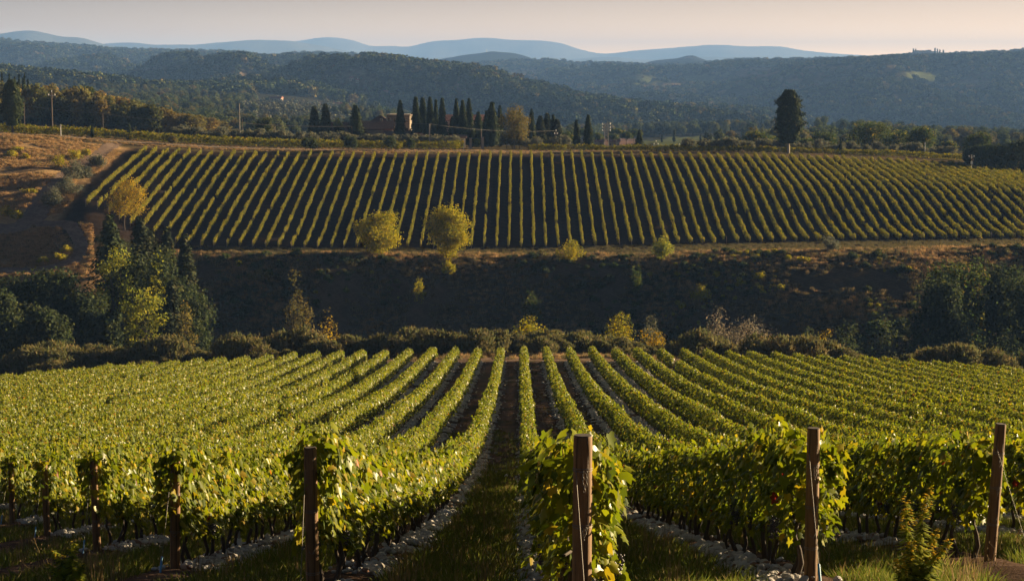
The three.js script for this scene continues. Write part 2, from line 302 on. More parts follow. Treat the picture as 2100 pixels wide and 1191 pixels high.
const SOILS = { soil: [0.28, 0.17, 0.125], grove: [0.24, 0.185, 0.11], straw: [0.36, 0.25, 0.14], vines: [0.15, 0.17, 0.055], dull: [0.036, 0.032, 0.02], none: [0.05, 0.05, 0.025] };
function landColour(px, D, y, x) {
  const n = fbm(x / 9, D / 9, 4), n2 = fbm(x / 2.2 + 40, D / 2.2, 3);
  if (D < 262) return [0.12, 0.085, 0.055].map((c) => c * (1 + 0.5 * n));
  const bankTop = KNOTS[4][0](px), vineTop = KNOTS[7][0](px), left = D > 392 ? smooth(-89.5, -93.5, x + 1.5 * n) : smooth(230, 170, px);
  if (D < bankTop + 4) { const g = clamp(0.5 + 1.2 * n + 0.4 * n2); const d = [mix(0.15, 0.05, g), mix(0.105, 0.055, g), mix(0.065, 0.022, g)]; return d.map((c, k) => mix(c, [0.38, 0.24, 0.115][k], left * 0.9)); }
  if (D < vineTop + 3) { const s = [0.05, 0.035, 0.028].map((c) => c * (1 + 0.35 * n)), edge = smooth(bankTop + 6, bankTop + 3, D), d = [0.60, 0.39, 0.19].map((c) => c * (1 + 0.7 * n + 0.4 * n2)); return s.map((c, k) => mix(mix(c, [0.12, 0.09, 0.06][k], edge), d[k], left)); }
  if (D < 660) return [mix(0.21, 0.10, clamp(0.4 + n)), mix(0.145, 0.10, clamp(0.4 + n)), mix(0.08, 0.04, clamp(0.4 + n))];
  const py = project(x, y, -D)[1], c = clearing(px, py), m = 1 + 0.5 * fbm(x / 40, D / 60, 3);
  return (c ? SOILS[c] : [0.055, 0.052, 0.026]).map((v) => v * m);
}
const landMat = earth({ name: 'open land', vertexColors: true, map: soilMap, bumpMap: soilBump, bumpScale: 0.12, roughness: 1 });
function landSheet(name, j0, j1, scale) {
  const g = new Geo(), idx = (i, j) => i * (j1 - j0 + 1) + (j - j0);
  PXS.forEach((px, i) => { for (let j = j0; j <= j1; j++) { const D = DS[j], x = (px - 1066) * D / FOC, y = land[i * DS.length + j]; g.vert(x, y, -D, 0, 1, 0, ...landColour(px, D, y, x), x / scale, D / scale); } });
  for (let i = 0; i < PXS.length - 1; i++) for (let j = j0; j < j1; j++) { g.tri(idx(i, j), idx(i + 1, j), idx(i + 1, j + 1)); g.tri(idx(i, j), idx(i + 1, j + 1), idx(i, j + 1)); }
  const b = g.done(); b.computeVertexNormals();
  return struct(name, b, landMat);
}
const jAt = (d) => bracket(DS, d)[0];
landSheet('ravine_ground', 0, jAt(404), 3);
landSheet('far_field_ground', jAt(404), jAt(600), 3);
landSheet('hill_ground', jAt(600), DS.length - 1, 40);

// the near field: soil and grass strips between the rows
const ROW0 = 0.434, STEP = 2.5;
{
  const g = new Geo(), xs = [], ds = [];
  for (let x = -130; x < -26; x += 2) xs.push(x);
  for (let x = -26; x < 26; x += 0.25) xs.push(x);
  for (let x = 26; x <= 130; x += 2) xs.push(x);
  for (let d = -40; d < 8; d += 3) ds.push(d);
  for (let d = 8; d < 60; d += 0.4) ds.push(d);
  for (let d = 60; d < 239; d += 1.5) ds.push(d);
  const idx = (i, j) => i * ds.length + j;
  xs.forEach((x) => ds.forEach((D) => {
    const r = Math.abs((((x - ROW0) / STEP) % 1 + 1.5) % 1 - 0.5) * STEP;      // metres from the nearest row
    const n = fbm(x * 0.9, D * 0.5, 4), n2 = fbm(x * 3 + 7, D * 3, 3), mound = 0.10 * smooth(0.75, 0.1, r) * (D > 13 && D < 224 ? 1 : 0);
    const grassy = clamp(0.65 + 1.1 * n - 0.5 * smooth(50, 110, D)) * smooth(0.3, 0.8, r);
    const soil = [0.15, 0.10, 0.075], green = [0.055, 0.065, 0.022], track = [0.26, 0.18, 0.12], t = smooth(224, 227, D) * smooth(240, 234, D);
    const c = soil.map((s, k) => mix(mix(s * (1 + 0.35 * n2), green[k] * (1 + 0.4 * n), grassy), track[k] * (1 + 0.3 * n), t));
    g.vert(x, fieldY(x, D) + mound + 0.035 * fbm(x * 2.3, D * 2.3, 3), -D, 0, 1, 0, ...c, x / 1.7, D / 1.7);
  }));
  for (let i = 0; i < xs.length - 1; i++) for (let j = 0; j < ds.length - 1; j++) { g.tri(idx(i, j), idx(i + 1, j), idx(i + 1, j + 1)); g.tri(idx(i, j), idx(i + 1, j + 1), idx(i, j + 1)); }
  const b = g.done(); b.computeVertexNormals();
  struct('vineyard_ground', b, earth({ name: 'vineyard soil', vertexColors: true, map: soilMap, bumpMap: soilBump, bumpScale: 0.03, roughness: 1 }));
}
// roads: a strip laid a little above the land through [column, distance, half width]
function road(name, pts, colour) {
  const g = new Geo(), fx = curve(pts.map((p, i) => [i, p[0]])), fd = curve(pts.map((p, i) => [i, p[1]])), fw = curve(pts.map((p, i) => [i, p[2]])), N = (pts.length - 1) * 24, ids = [];
  const pos = (t) => { const D = fd(t), x = (fx(t) - 1066) * D / FOC; return [x, D]; };
  for (let k = 0; k <= N; k++) {
    const t = k / N * (pts.length - 1), [x, D] = pos(t), [xa, da] = pos(Math.max(0, t - 0.02)), [xb, db] = pos(Math.min(pts.length - 1, t + 0.02)), q = Math.hypot(xb - xa, db - da) || 1, w = fw(t) * (1 + 0.12 * noise2(k * 0.4, 3));
    const row = [];
    for (let s = -4; s <= 4; s++) { const X = x + (db - da) / q * w * s / 4, E = D - (xb - xa) / q * w * s / 4, m = 1 + 0.3 * fbm(X / 2, E / 2, 3) - (Math.abs(Math.abs(s) - 2) < 1 ? 0.08 : 0); row.push(g.vert(X, groundY(X, E) + 0.07, -E, 0, 1, 0, ...colour.map((c) => c * m), X / 2.5, E / 2.5)); }
    ids.push(row);
  }
  for (let k = 0; k < N; k++) for (let s = 0; s < 8; s++) { g.tri(ids[k][s], ids[k][s + 1], ids[k + 1][s + 1]); g.tri(ids[k][s], ids[k + 1][s + 1], ids[k + 1][s]); }
  const b = g.done(); b.computeVertexNormals();
  for (let k = 0; k < b.attributes.normal.count; k++) if (b.attributes.normal.getY(k) < 0) b.attributes.normal.setXYZ(k, -b.attributes.normal.getX(k), -b.attributes.normal.getY(k), -b.attributes.normal.getZ(k));
  return struct(name, b, landMat);
}
const roadD = KNOTS[8][0];
const TRACK_UP = [[238, 484, 1.6], [215, 473, 1.8], [185, 457, 1.9], [150, 445, 2.0], [105, 427, 2.2], [80, 414, 2.6], [55, 406, 3.0], [20, 402.5, 3.0], [-60, 402, 2.6]], TRACK_DOWN = [[62, 405, 1.4], [95, 403, 1.5], [130, 401, 1.4], [152, 396, 1.3], [162, 391, 1.3], [150, 386, 1.3], [110, 383, 1.3], [60, 381.5, 1.3], [-40, 381, 1.3]];
road('gravel_road', [-260, -100, 0, 120, 240, 360, 480, 600, 720, 840, 960, 1080, 1200, 1320, 1440].map((p) => [p, roadD(p), 1.9]), [0.30, 0.245, 0.205]);
road('dirt_track', TRACK_UP, [0.33, 0.235, 0.18]);
road('farm_track', TRACK_DOWN, [0.33, 0.235, 0.18]);

// far mountains, one ridge behind the other: crest rows over columns, at a distance
function mountain(name, D, pts, colour, seed) {
  const crest = curve(pts), g = new Geo(), cols = [], N = 220, p0 = pts[0][0], p1 = pts.at(-1)[0];
  for (let i = 0; i <= N; i++) {
    const px = mix(p0, p1, i / N), row = [], top = slopeOf(crest(px)) * D, foot = slopeOf(150) * D;
    for (let k = 0; k <= 24; k++) {
      const s = k / 24, u = s < 0.6 ? s / 0.6 : 1 - (s - 0.6) / 0.4, d = D * (0.82 + 0.30 * s), x = (px - 1066) * D / FOC * d / D;
      const lift = u * u * (3 - 2 * u), h = mix(foot, top, lift) + (k === 0 || k === 24 ? 0 : (1 - u) * u * 4 * D * 0.006 * fbm(x / D * 22 + seed, s * 5, 4));
      const n = fbm(x / D * 90, s * 14 + seed, 4);
      row.push(g.vert(x, EYE + h, -d, 0, 1, 0, ...colour.map((c) => c * (1 + 0.35 * n)), x / 90, d / 90));
    }
    cols.push(row);
  }
  for (let i = 0; i < N; i++) for (let k = 0; k < 24; k++) { g.tri(cols[i][k], cols[i + 1][k], cols[i + 1][k + 1]); g.tri(cols[i][k], cols[i + 1][k + 1], cols[i][k + 1]); }
  const b = g.done(); b.computeVertexNormals();
  return struct(name, b, landMat);
}
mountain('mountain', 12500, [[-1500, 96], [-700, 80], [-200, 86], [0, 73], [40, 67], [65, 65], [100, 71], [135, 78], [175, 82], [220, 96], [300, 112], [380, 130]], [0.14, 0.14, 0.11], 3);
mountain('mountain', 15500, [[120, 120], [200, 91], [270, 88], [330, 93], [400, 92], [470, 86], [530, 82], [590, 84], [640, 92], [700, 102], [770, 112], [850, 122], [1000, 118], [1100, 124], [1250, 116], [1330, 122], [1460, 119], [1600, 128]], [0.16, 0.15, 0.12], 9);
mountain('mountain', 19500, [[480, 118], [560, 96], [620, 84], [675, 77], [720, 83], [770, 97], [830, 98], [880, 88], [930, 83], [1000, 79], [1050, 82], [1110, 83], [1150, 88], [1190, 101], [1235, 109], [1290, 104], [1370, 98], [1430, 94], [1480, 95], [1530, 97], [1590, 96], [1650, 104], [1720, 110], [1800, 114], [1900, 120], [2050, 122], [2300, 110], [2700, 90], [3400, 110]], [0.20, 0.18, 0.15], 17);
mountain('distant_hill', 7900, [[860, 140], [905, 125], [940, 117], [975, 112], [1010, 107], [1045, 109], [1075, 115], [1110, 128], [1160, 140]], [0.028, 0.034, 0.02], 23);
mountain('distant_hill', 7300, [[1240, 145], [1310, 131], [1345, 124], [1380, 122], [1415, 121], [1440, 128], [1480, 136], [1560, 150]], [0.032, 0.034, 0.02], 29);
// ---------------------------------------------------------------- vines
const VINE = palette([44, 0.14, 0.172, 0.005], [28, 0.225, 0.235, 0.006], [16, 0.065, 0.092, 0.007], [10, 0.29, 0.24, 0.010], [1.5, 0.38, 0.26, 0.018], [0.25, 0.34, 0.12, 0.015], [0.25, 0.20, 0.022, 0.012]);
const FARVINE = palette([40, 0.15, 0.16, 0.010], [30, 0.23, 0.21, 0.012], [12, 0.09, 0.11, 0.010], [12, 0.32, 0.24, 0.014], [4, 0.40, 0.26, 0.02]);
// a length of trained canopy, running along z from 0 to L, its foot at y = 0
function canopy({ seed, L, perMetre, size, outline, pal, low = 0.55, high = 1.74, half = 0.34, shoots = 2 }) {
  const R = rng(seed), g = new Geo(), n = Math.round(L * perMetre), mid = (low + high) / 2, hh = (high - low) / 2;
  const bulge = (z, y) => 1 + 0.30 * noise2(z * 1.7 + seed * 3.1, y * 2.1) + 0.16 * noise2(z * 5 + seed, y * 5);
  const top = (z) => high + 0.13 * noise2(z * 1.9 + seed * 7, 2.2), bottom = (z) => low + 0.16 * noise2(z * 2.3 + seed * 5, 8.8);
  const one = (x, y, z, out) => {
    const [nn, t] = frame(R, out * 1.1 + (R() * 2 - 1) * 0.75, 0.45 + (R() * 2 - 1) * 0.7, (R() * 2 - 1) * 0.8, out * 0.25 + (R() * 2 - 1) * 0.5, -0.9 + (R() * 2 - 1) * 0.7, (R() * 2 - 1) * 0.7);
    leaf(g, [x, y, z], nn, t, size * (0.5 + R() * 0.9), tint(R, pal), outline, 0.04 + R() * 0.42);
  };
  for (let k = 0; k < n; k++) {
    const z = R() * L, b = bottom(z), y = b + (top(z) - b) * Math.pow(R(), 0.82), s = (y - mid) / (hh + 0.12), w = half * Math.sqrt(Math.max(0.06, 1 - s * s * s * s)) * bulge(z, y) * (y > mid ? 1 : 0.92);
    const side = R() < 0.5 ? -1 : 1, deep = R() < 0.4 ? R() * 0.8 : 0.72 + 0.36 * R();
    one(side * w * deep, y, z, side * (0.4 + 0.6 * deep));
  }
  for (let k = 0; k < shoots * L; k++) { // young shoots standing above the hedge or falling out of it
    const z = R() * L, x = (R() * 2 - 1) * 0.25, up = R() < 0.6, m = 5 + Math.floor(R() * 4), len = 0.12 + R() * 0.22, lean = (R() * 2 - 1) * 0.5, y0 = up ? top(z) - 0.05 : 0.8 + R() * 0.7, side = x < 0 ? -1 : 1;
    for (let q = 0; q < m; q++) { const s = q / m; up ? one(x + lean * s * len, y0 + s * len, z + (R() * 2 - 1) * 0.07, R() < 0.5 ? -1 : 1) : one(side * (half + s * 0.14), y0 - s * len, z + (R() * 2 - 1) * 0.08, side); }
  }
  return g.done();
}
const near = [1, 2, 3, 4, 5].map((s) => canopy({ seed: s, L: 2, perMetre: 450, size: 0.112, outline: LOBED, pal: VINE, high: 1.56, half: 0.24, shoots: 1.6 }));
const middle = [11, 12, 13, 14].map((s) => canopy({ seed: s, L: 2.5, perMetre: 340, size: 0.135, outline: SIMPLE, pal: VINE, high: 1.64, half: 0.29, shoots: 1.5 }));
const distant = [21, 22, 23, 24].map((s) => canopy({ seed: s, L: 3, perMetre: 180, size: 0.185, outline: SIMPLE, pal: VINE, high: 1.66, half: 0.30, shoots: 1.2 }));
const remote = [31, 32, 33, 34, 35].map((s) => canopy({ seed: s, L: 2.5, perMetre: 84, size: 0.25, outline: SIMPLE, pal: FARVINE, low: 0.45, high: 1.55, half: 0.25, shoots: 1.2 }));
function trunkGeo(seed, h, r) {
  const R = rng(seed), g = new Geo(), pts = []; let x = 0, z = 0;
  for (let k = 0; k <= 5; k++) { pts.push([x, h * k / 5 - 0.05, z]); x += (R() * 2 - 1) * 0.05; z += (R() * 2 - 1) * 0.06; }
  limb(g, pts, r * 1.25, r * 0.7, 6);
  limb(g, [[x, h * 0.96, z], [x + 0.03, h + 0.08, z + 0.25], [x, h + 0.1, z + 0.5]], r * 0.6, r * 0.35, 5);
  limb(g, [[x, h * 0.96, z], [x - 0.03, h + 0.08, z - 0.25], [x, h + 0.1, z - 0.45]], r * 0.6, r * 0.35, 5);
  return g.done();
}
const trunks = [1, 2, 3, 4, 5, 6].map((s) => trunkGeo(s * 13, 0.72, 0.026));
// matrix that lays a length of canopy along a straight line on the ground: from (x, D) in direction (dx, dD), sheared to the slope
function along(x, D, dx, dD, L, flipX, flipZ, sx, sy, yOff = 0) {
  const x1 = x + dx * L, D1 = D + dD * L, y0 = groundY(x, D), y1 = groundY(x1, D1), sl = (y1 - y0) / L, m = new THREE.Matrix4();
  const zx = dx, zy = sl, zz = -dD, ax = -zz, az = zx;   // across, level
  if (flipZ) m.set(ax * sx * flipX, 0, -zx, x1, 0, sy, -zy, y1 + yOff, az * sx * flipX, 0, -zz, -D1, 0, 0, 0, 1);
  else m.set(ax * sx * flipX, 0, zx, x, 0, sy, zy, y0 + yOff, az * sx * flipX, 0, zz, -D, 0, 0, 0, 1);
  return m;
}
// straight stretch of row from D0 to D1 at x: canopy of the given lengths
function fillRow(parent, x, D0, D1, kinds, L, R, name = 'foliage', sy = 1, gap = 0) {
  const lists = kinds.map(() => []);
  for (let D = D0; D < D1 - 0.3; D += L) { if (R() < gap || gapAt(x, D)) continue; lists[Math.floor(R() * kinds.length)].push(along(x + (R() - 0.5) * 0.06, D, 0, 1, Math.min(L, D1 - D), R() < 0.5 ? 1 : -1, R() < 0.5, 0.9 + R() * 0.25, (D === D0 && L === 2 && x < 0 ? 1.1 : 1) * sy * (0.96 + R() * 0.09))); }
  lists.forEach((l, k) => l.length && copies(name, kinds[k], M.vine, l, parent));
}
const endPostGeo = (() => { const g = new THREE.CylinderGeometry(0.045, 0.05, 1.75, 8); g.translate(0, 0.82, 0); return g; })();
const STARTS = { 0: 14.35, '-1': 20.3, 1: 20.5, 2: 23.5, '-2': 26.8, '-3': 33.8, '-4': 40.9, '-5': 48 };
const rowX = (k) => ROW0 + STEP * k;
const rowEnd = (k) => 223 - Math.max(0, -k) * 0.25 + 0.8 * noise2(k * 1.7, 4);
function gapAt(k, D) { return D > 60 && noise2(D * 0.11 + k * 7.7, k * 3.1) > 0.86; }
const nearRows = new Map();
for (let k = -27; k <= 28; k++) {
  const x = rowX(k), R = rng(700 + k), start = STARTS[k] ?? Math.max(k > 0 ? 24 + 2.6 * (k - 2) : 48 + 7 * (-5 - k), Math.abs(x) / 0.262 - 6), end = rowEnd(k);
  if (start > end - 8) continue;
  const side = k === 0 ? '' : k < 0 ? 'left' : 'right', n = Math.abs(k);
  const label = k === 0 ? 'leafy green vine row ending at the nearest wooden post' : 'green vine row on the near slope, ' + ordinal(n) + ' to the ' + side + ' of the nearest post';
  const row = thing('vine_row', label, 'vine row', 'vine rows on the near slope', V(0, 0, 0));
  nearRows.set(k, row);
  let D = start - (k >= 0 && k < 3 ? 0.2 : k === -1 ? 0.32 : 0.5);
  if (D < 50) { fillRow(row, x, D, 50, near, 2, R); D = D + Math.ceil((50 - D) / 2) * 2; }
  if (D < 122) { const n0 = Math.ceil((122 - D) / 2.5); fillRow(row, x, D, D + n0 * 2.5, middle, 2.5, R); D += n0 * 2.5; }
  fillRow(row, x, D, end, distant, 3, R);
  // trunks: single ones near, the rest together
  const far = [[], [], []];
  for (let d = start + 0.5, q = 0; d < Math.min(end, 150); d += 0.85, q++) {
    const m = place(ground(x + (R() - 0.5) * 0.08, d), (R() < 0.5 ? 0 : Math.PI) + (R() - 0.5) * 0.3, 0.9 + R() * 0.35, 0.95 + R() * 0.12);
    if (d < start + 22 && d < 56 && n <= 6) { const t = part('vine_trunk', trunks[q % 6], M.vineBark, row); t.applyMatrix4(m); } else if (n < 14) far[q % 3].push(m);
  }
  far.forEach((l, q) => l.length && copies('vine_trunks', trunks[q], M.vineBark, l, row));
  const e = part('end_post', endPostGeo, M.poleWood, row); e.position.copy(ground(x, end + 0.2)); e.rotation.z = (R() - 0.5) * 0.1; e.rotation.x = -0.06 + (R() - 0.5) * 0.1;
}
// far slope: rows running straight up the hill
{
  const Dbot = KNOTS[5][0], Dtop = KNOTS[7][0];
  let count = 0;
  for (let k = -38; k <= 56; k++) {
    const x = 0.3 + STEP * k, R = rng(3000 + k);
    let d0 = 430, d1 = 500;
    for (let q = 0; q < 12; q++) { d0 = Dbot(1066 + FOC * x / d0) + 1.5; d1 = Dtop(1066 + FOC * x / d1) - 1.0; }
    const p0 = 1066 + FOC * x / d0;
    if (p0 < 330) d0 += (330 - p0) * 0.035;                       // the lower left corner of the field is cut off
    if (d1 - d0 < 16 || 1066 + FOC * x / d1 < 278 || 1066 + FOC * x / d1 > 2130) continue;
    if (p0 > 2100) d0 = Math.max(d0, FOC * x / 1060 - 2);
    const row = thing('vine_row', 'green vine row on the far slope, ' + ordinal(++count) + ' from its left end', 'vine row', 'vine rows on the far slope', V(0, 0, 0));
    const thick = 0.70 + 0.38 * smooth(1000, 1700, p0);
    const lists = remote.map(() => []);
    for (let D = d0; D < d1 - 0.5; D += 2.5) { if (R() < 0.035) continue; lists[Math.floor(R() * 5)].push(along(x + (R() - 0.5) * 0.2, D, 0, 1, Math.min(2.5, d1 - D), R() < 0.5 ? 1 : -1, R() < 0.5, thick * (0.65 + R() * 0.65), 0.80 + R() * 0.28)); }
    lists.forEach((l, q) => l.length && copies('foliage', remote[q], M.vineFar, l, row));
    const e = part('end_post', endPostGeo, M.poleWood, row); e.position.copy(ground(x, d1 + 0.3)); e.rotation.z = (R() - 0.5) * 0.1;
    const e2 = part('end_post', endPostGeo, M.poleWood, row); e2.position.copy(ground(x, d0 - 0.3));
  }
}
// rows that run along the road, on its far side: through [column, distance]
function roadsideRow(label, pts, sy, R) {
  const row = thing('vine_row', label, 'vine row', 'vine rows along the road', V(0, 0, 0)), lists = remote.map(() => []), fd = curve(pts);
  let px = pts[0][0]; const end = pts.at(-1)[0];
  while (px < end) {
    const D = fd(px), x = (px - 1066) * D / FOC, px2 = px + 2.4 * FOC / D, D2 = fd(px2), x2 = (px2 - 1066) * D2 / FOC, L = Math.hypot(x2 - x, D2 - D);
    if (R() > 0.02) lists[Math.floor(R() * 5)].push(along(x, D, (x2 - x) / L, (D2 - D) / L, L, R() < 0.5 ? 1 : -1, R() < 0.5, 1.1 + R() * 0.4, sy * (0.85 + R() * 0.25)));
    px = px2;
  }
  lists.forEach((l, q) => l.length && copies('foliage', remote[q], M.vineFar, l, row));
}
const off = (a, ps) => ps.map((p) => [p, roadD(p) + a]);
[[6, 'first'], [9, 'second'], [12, 'third'], [15, 'fourth']].forEach(([a, w], i) => roadsideRow('vine row along the left half of the road, ' + w + ' back from it', off(a, [-150, 0, 200, 400, 600, 800, 935]), 1.35, rng(90 + i)));
[[5, 'first'], [8, 'second']].forEach(([a, w], i) => roadsideRow('vine row along the right half of the road, ' + w + ' back from it', off(a, [1085, 1200, 1400, 1600, 1800, 1985]), 1.15, rng(190 + i)));
// ---------------------------------------------------------------- trees and shrubs
const PAL = {
  cypress: palette([5, 0.030, 0.042, 0.015], [3, 0.042, 0.054, 0.018], [2, 0.022, 0.032, 0.012], [0.5, 0.07, 0.07, 0.022]),
  conifer: palette([5, 0.040, 0.052, 0.022], [3, 0.058, 0.066, 0.028], [1, 0.07, 0.065, 0.03]),
  green: palette([5, 0.055, 0.085, 0.018], [3, 0.085, 0.11, 0.02], [1.5, 0.13, 0.13, 0.022], [0.5, 0.25, 0.19, 0.02]),
  yellow: palette([4, 0.36, 0.31, 0.010], [4, 0.26, 0.25, 0.010], [3, 0.48, 0.37, 0.012], [1, 0.13, 0.155, 0.012]),
  orange: palette([4, 0.38, 0.25, 0.014], [3, 0.27, 0.20, 0.014], [2, 0.47, 0.32, 0.018], [2, 0.15, 0.14, 0.018]),
  gold: palette([4, 0.20, 0.155, 0.035], [3, 0.14, 0.12, 0.03], [2, 0.10, 0.10, 0.027]),
  bright: palette([4, 0.28, 0.30, 0.03], [4, 0.38, 0.36, 0.03], [2, 0.16, 0.19, 0.03]),
  olive: palette([4, 0.13, 0.135, 0.085], [3, 0.17, 0.165, 0.11], [2, 0.08, 0.09, 0.055]),
  grey: palette([4, 0.21, 0.18, 0.12], [3, 0.16, 0.14, 0.09], [2, 0.24, 0.19, 0.14]),
  dark: palette([5, 0.045, 0.062, 0.022], [3, 0.062, 0.08, 0.027], [1, 0.095, 0.105, 0.032]),
  broom: palette([4, 0.14, 0.135, 0.045], [3, 0.19, 0.16, 0.065], [2, 0.105, 0.115, 0.04], [1, 0.25, 0.19, 0.09]),
  straw: palette([4, 0.44, 0.28, 0.13], [3, 0.34, 0.21, 0.095], [2, 0.50, 0.34, 0.17], [1, 0.16, 0.14, 0.05]),
  dullGrass: palette([4, 0.25, 0.18, 0.09], [3, 0.15, 0.13, 0.05], [2, 0.34, 0.24, 0.12], [2, 0.08, 0.09, 0.03]),
  shade: palette([4, 0.105, 0.105, 0.04], [3, 0.15, 0.12, 0.055], [1, 0.22, 0.16, 0.08]),
  lawn: palette([5, 0.12, 0.16, 0.022], [3, 0.17, 0.19, 0.028], [1.6, 0.26, 0.20, 0.08], [0.6, 0.36, 0.26, 0.12]),
};
// a trunk with limbs that reach into the lobes
function woody(seed, h, r, lobes, split = 0.35) {
  const R = rng(seed), g = new Geo(), top = [(R() - 0.5) * 0.1 * h, h, (R() - 0.5) * 0.1 * h], fork = h * split, pts = [];
  for (let k = 0; k <= 6; k++) { const s = k / 6; pts.push([top[0] * s * s + (R() - 0.5) * 0.03 * h * (k ? 1 : 0), h * s - 0.15, top[2] * s * s + (R() - 0.5) * 0.03 * h * (k ? 1 : 0)]); }
  limb(g, pts, r, r * 0.25, 7);
  lobes.forEach((l) => { const y0 = Math.min(l[1] * 0.7, fork + R() * (h - fork) * 0.5), s = y0 / h, a = [top[0] * s * s, y0, top[2] * s * s]; limb(g, [a, [mix(a[0], l[0], 0.5), mix(a[1], l[1], 0.6) - 0.1, mix(a[2], l[2], 0.5)], [l[0], l[1] + l[4] * 0.2, l[2]]], r * 0.45, r * 0.12, 5); });
  return g.done();
}
// turn a table of fractions [x, y, z, rx, ry, rz] into metres for a tree of height h and width w
const scaled = (T, h, w) => T.map(([x, y, z, a, b, c]) => [x * w, y * h, z * w, a * w, b * h, c * w]);
const SHAPES = {
  round: [[0, 0.66, 0, 0.34, 0.24, 0.34], [-0.22, 0.58, 0.1, 0.26, 0.2, 0.26], [0.24, 0.6, -0.08, 0.26, 0.2, 0.26], [0.05, 0.82, 0, 0.24, 0.16, 0.24], [-0.05, 0.5, 0.25, 0.24, 0.17, 0.22], [0.1, 0.45, -0.2, 0.26, 0.16, 0.22]],
  tall: [[0, 0.80, 0, 0.26, 0.18, 0.26], [-0.14, 0.64, 0.06, 0.30, 0.2, 0.3], [0.16, 0.60, -0.05, 0.30, 0.2, 0.3], [0.02, 0.45, 0.1, 0.33, 0.2, 0.3], [-0.1, 0.30, -0.1, 0.25, 0.14, 0.25], [0.14, 0.34, 0.1, 0.25, 0.14, 0.25]],
  cone: [[0, 0.86, 0, 0.13, 0.13, 0.13], [0.02, 0.70, 0, 0.22, 0.16, 0.22], [-0.1, 0.55, 0.05, 0.28, 0.16, 0.28], [0.14, 0.50, 0, 0.28, 0.15, 0.26], [-0.14, 0.36, -0.05, 0.28, 0.14, 0.28], [0.18, 0.33, 0.05, 0.30, 0.12, 0.28], [0, 0.25, 0.1, 0.3, 0.12, 0.3]],
  bushy: [[0, 0.82, 0, 0.24, 0.16, 0.24], [-0.18, 0.68, 0.05, 0.28, 0.17, 0.28], [0.2, 0.66, -0.05, 0.28, 0.17, 0.28], [0.02, 0.54, 0.1, 0.36, 0.18, 0.32], [-0.16, 0.42, -0.08, 0.26, 0.15, 0.25], [0.2, 0.40, 0.08, 0.26, 0.15, 0.25], [0.02, 0.28, 0.05, 0.26, 0.14, 0.25], [0.08, 0.16, 0, 0.17, 0.12, 0.17]],
  patchy: [[0.02, 0.90, 0, 0.16, 0.10, 0.16], [-0.12, 0.76, 0.1, 0.18, 0.09, 0.16], [0.16, 0.70, 0, 0.14, 0.07, 0.14], [-0.26, 0.56, 0.1, 0.18, 0.08, 0.16], [0.10, 0.52, 0.15, 0.16, 0.08, 0.14], [0.30, 0.42, 0.05, 0.16, 0.07, 0.16], [-0.08, 0.36, 0.15, 0.2, 0.06, 0.14], [0.18, 0.26, 0.1, 0.2, 0.08, 0.16], [-0.26, 0.24, 0, 0.14, 0.06, 0.14]],
  shrub: [[0, 0.5, 0, 0.36, 0.42, 0.34], [-0.26, 0.36, 0.06, 0.24, 0.32, 0.24], [0.26, 0.38, -0.04, 0.25, 0.34, 0.24], [0.06, 0.66, 0.1, 0.22, 0.28, 0.22], [-0.1, 0.3, -0.2, 0.26, 0.28, 0.24]],
  oak: [[0, 0.70, 0, 0.28, 0.24, 0.28], [-0.26, 0.56, 0.05, 0.22, 0.22, 0.24], [0.26, 0.62, 0, 0.24, 0.22, 0.24], [-0.12, 0.78, -0.1, 0.2, 0.17, 0.2], [0.16, 0.82, 0.05, 0.2, 0.15, 0.2], [-0.34, 0.38, 0, 0.16, 0.16, 0.18], [0.34, 0.40, 0.05, 0.16, 0.17, 0.18], [0, 0.42, 0.18, 0.28, 0.18, 0.2]],
};
const treeGeos = new Map();
function leafy(kind, h, w, pal, { seed = 1, clumps = 330, per = 9, size = 0.42, trunkR = 0.02 * h, outline = SIMPLE, spread, split, droop, shell } = {}) {
  const Q = rng(seed + 17), jit = (v, a) => v * (1 + (Q() * 2 - 1) * a);
  const T = SHAPES[kind].map(([x, y, z, a, b, c]) => [x + (Q() - 0.5) * 0.12, y + (Q() - 0.5) * 0.07, z + (Q() - 0.5) * 0.12, jit(a, 0.3), jit(b, 0.3), jit(c, 0.3)]);
  for (let k = 0; k < 5; k++) { const l = T[Math.floor(Q() * T.length)], a = Q() * 6.28, s = 0.35 + Q() * 0.25; T.push([l[0] + Math.cos(a) * l[3] * 1.05, l[1] + (Q() - 0.3) * l[4] * 1.2, l[2] + Math.sin(a) * l[5], l[3] * s, l[4] * s, l[5] * s]); }
  const lobes = scaled(T, h, w);
  return { crown: foliage({ seed, lobes, clumps, per, size, pal, outline, spread: spread ?? 0.085 * w + 0.12, droop, shell }).done(), trunk: woody(seed + 5, h * 0.78, trunkR, lobes, split) };
}
function tree(name, label, category, group, pos, made, { turn = 0, s = 1, mats = [M.leaf, M.bark], crownName = 'crown' } = {}) {
  const t = thing(name, label, category, group, pos); t.rotation.y = turn; t.scale.setScalar(s);
  if (made.trunk) part('trunk', made.trunk, mats[1], t);
  part(crownName, made.crown, mats[0], t);
  return t;
}
// tree whose foot stands at column px and distance D and whose top shows at row topY; wPx is the width of its crown in the picture
function rise(px, D, topY) { const p = onLand(px, D); return [p, at(px, topY, D).y - p.y]; }
function single(name, label, category, px, D, topY, wPx, kind, pal, o = {}) {
  const [p, h] = rise(px, D, topY), w = wPx * D / FOC;
  return tree(name, label, category, o.group, p, leafy(kind, Math.max(1, h), w, pal, { seed: Math.round(px * 7 + D), ...o }), { mats: [o.mat ?? (pal === PAL.yellow || pal === PAL.orange || pal === PAL.bright ? M.leafBright : M.leaf), o.bark ?? M.bark], turn: 0 });
}
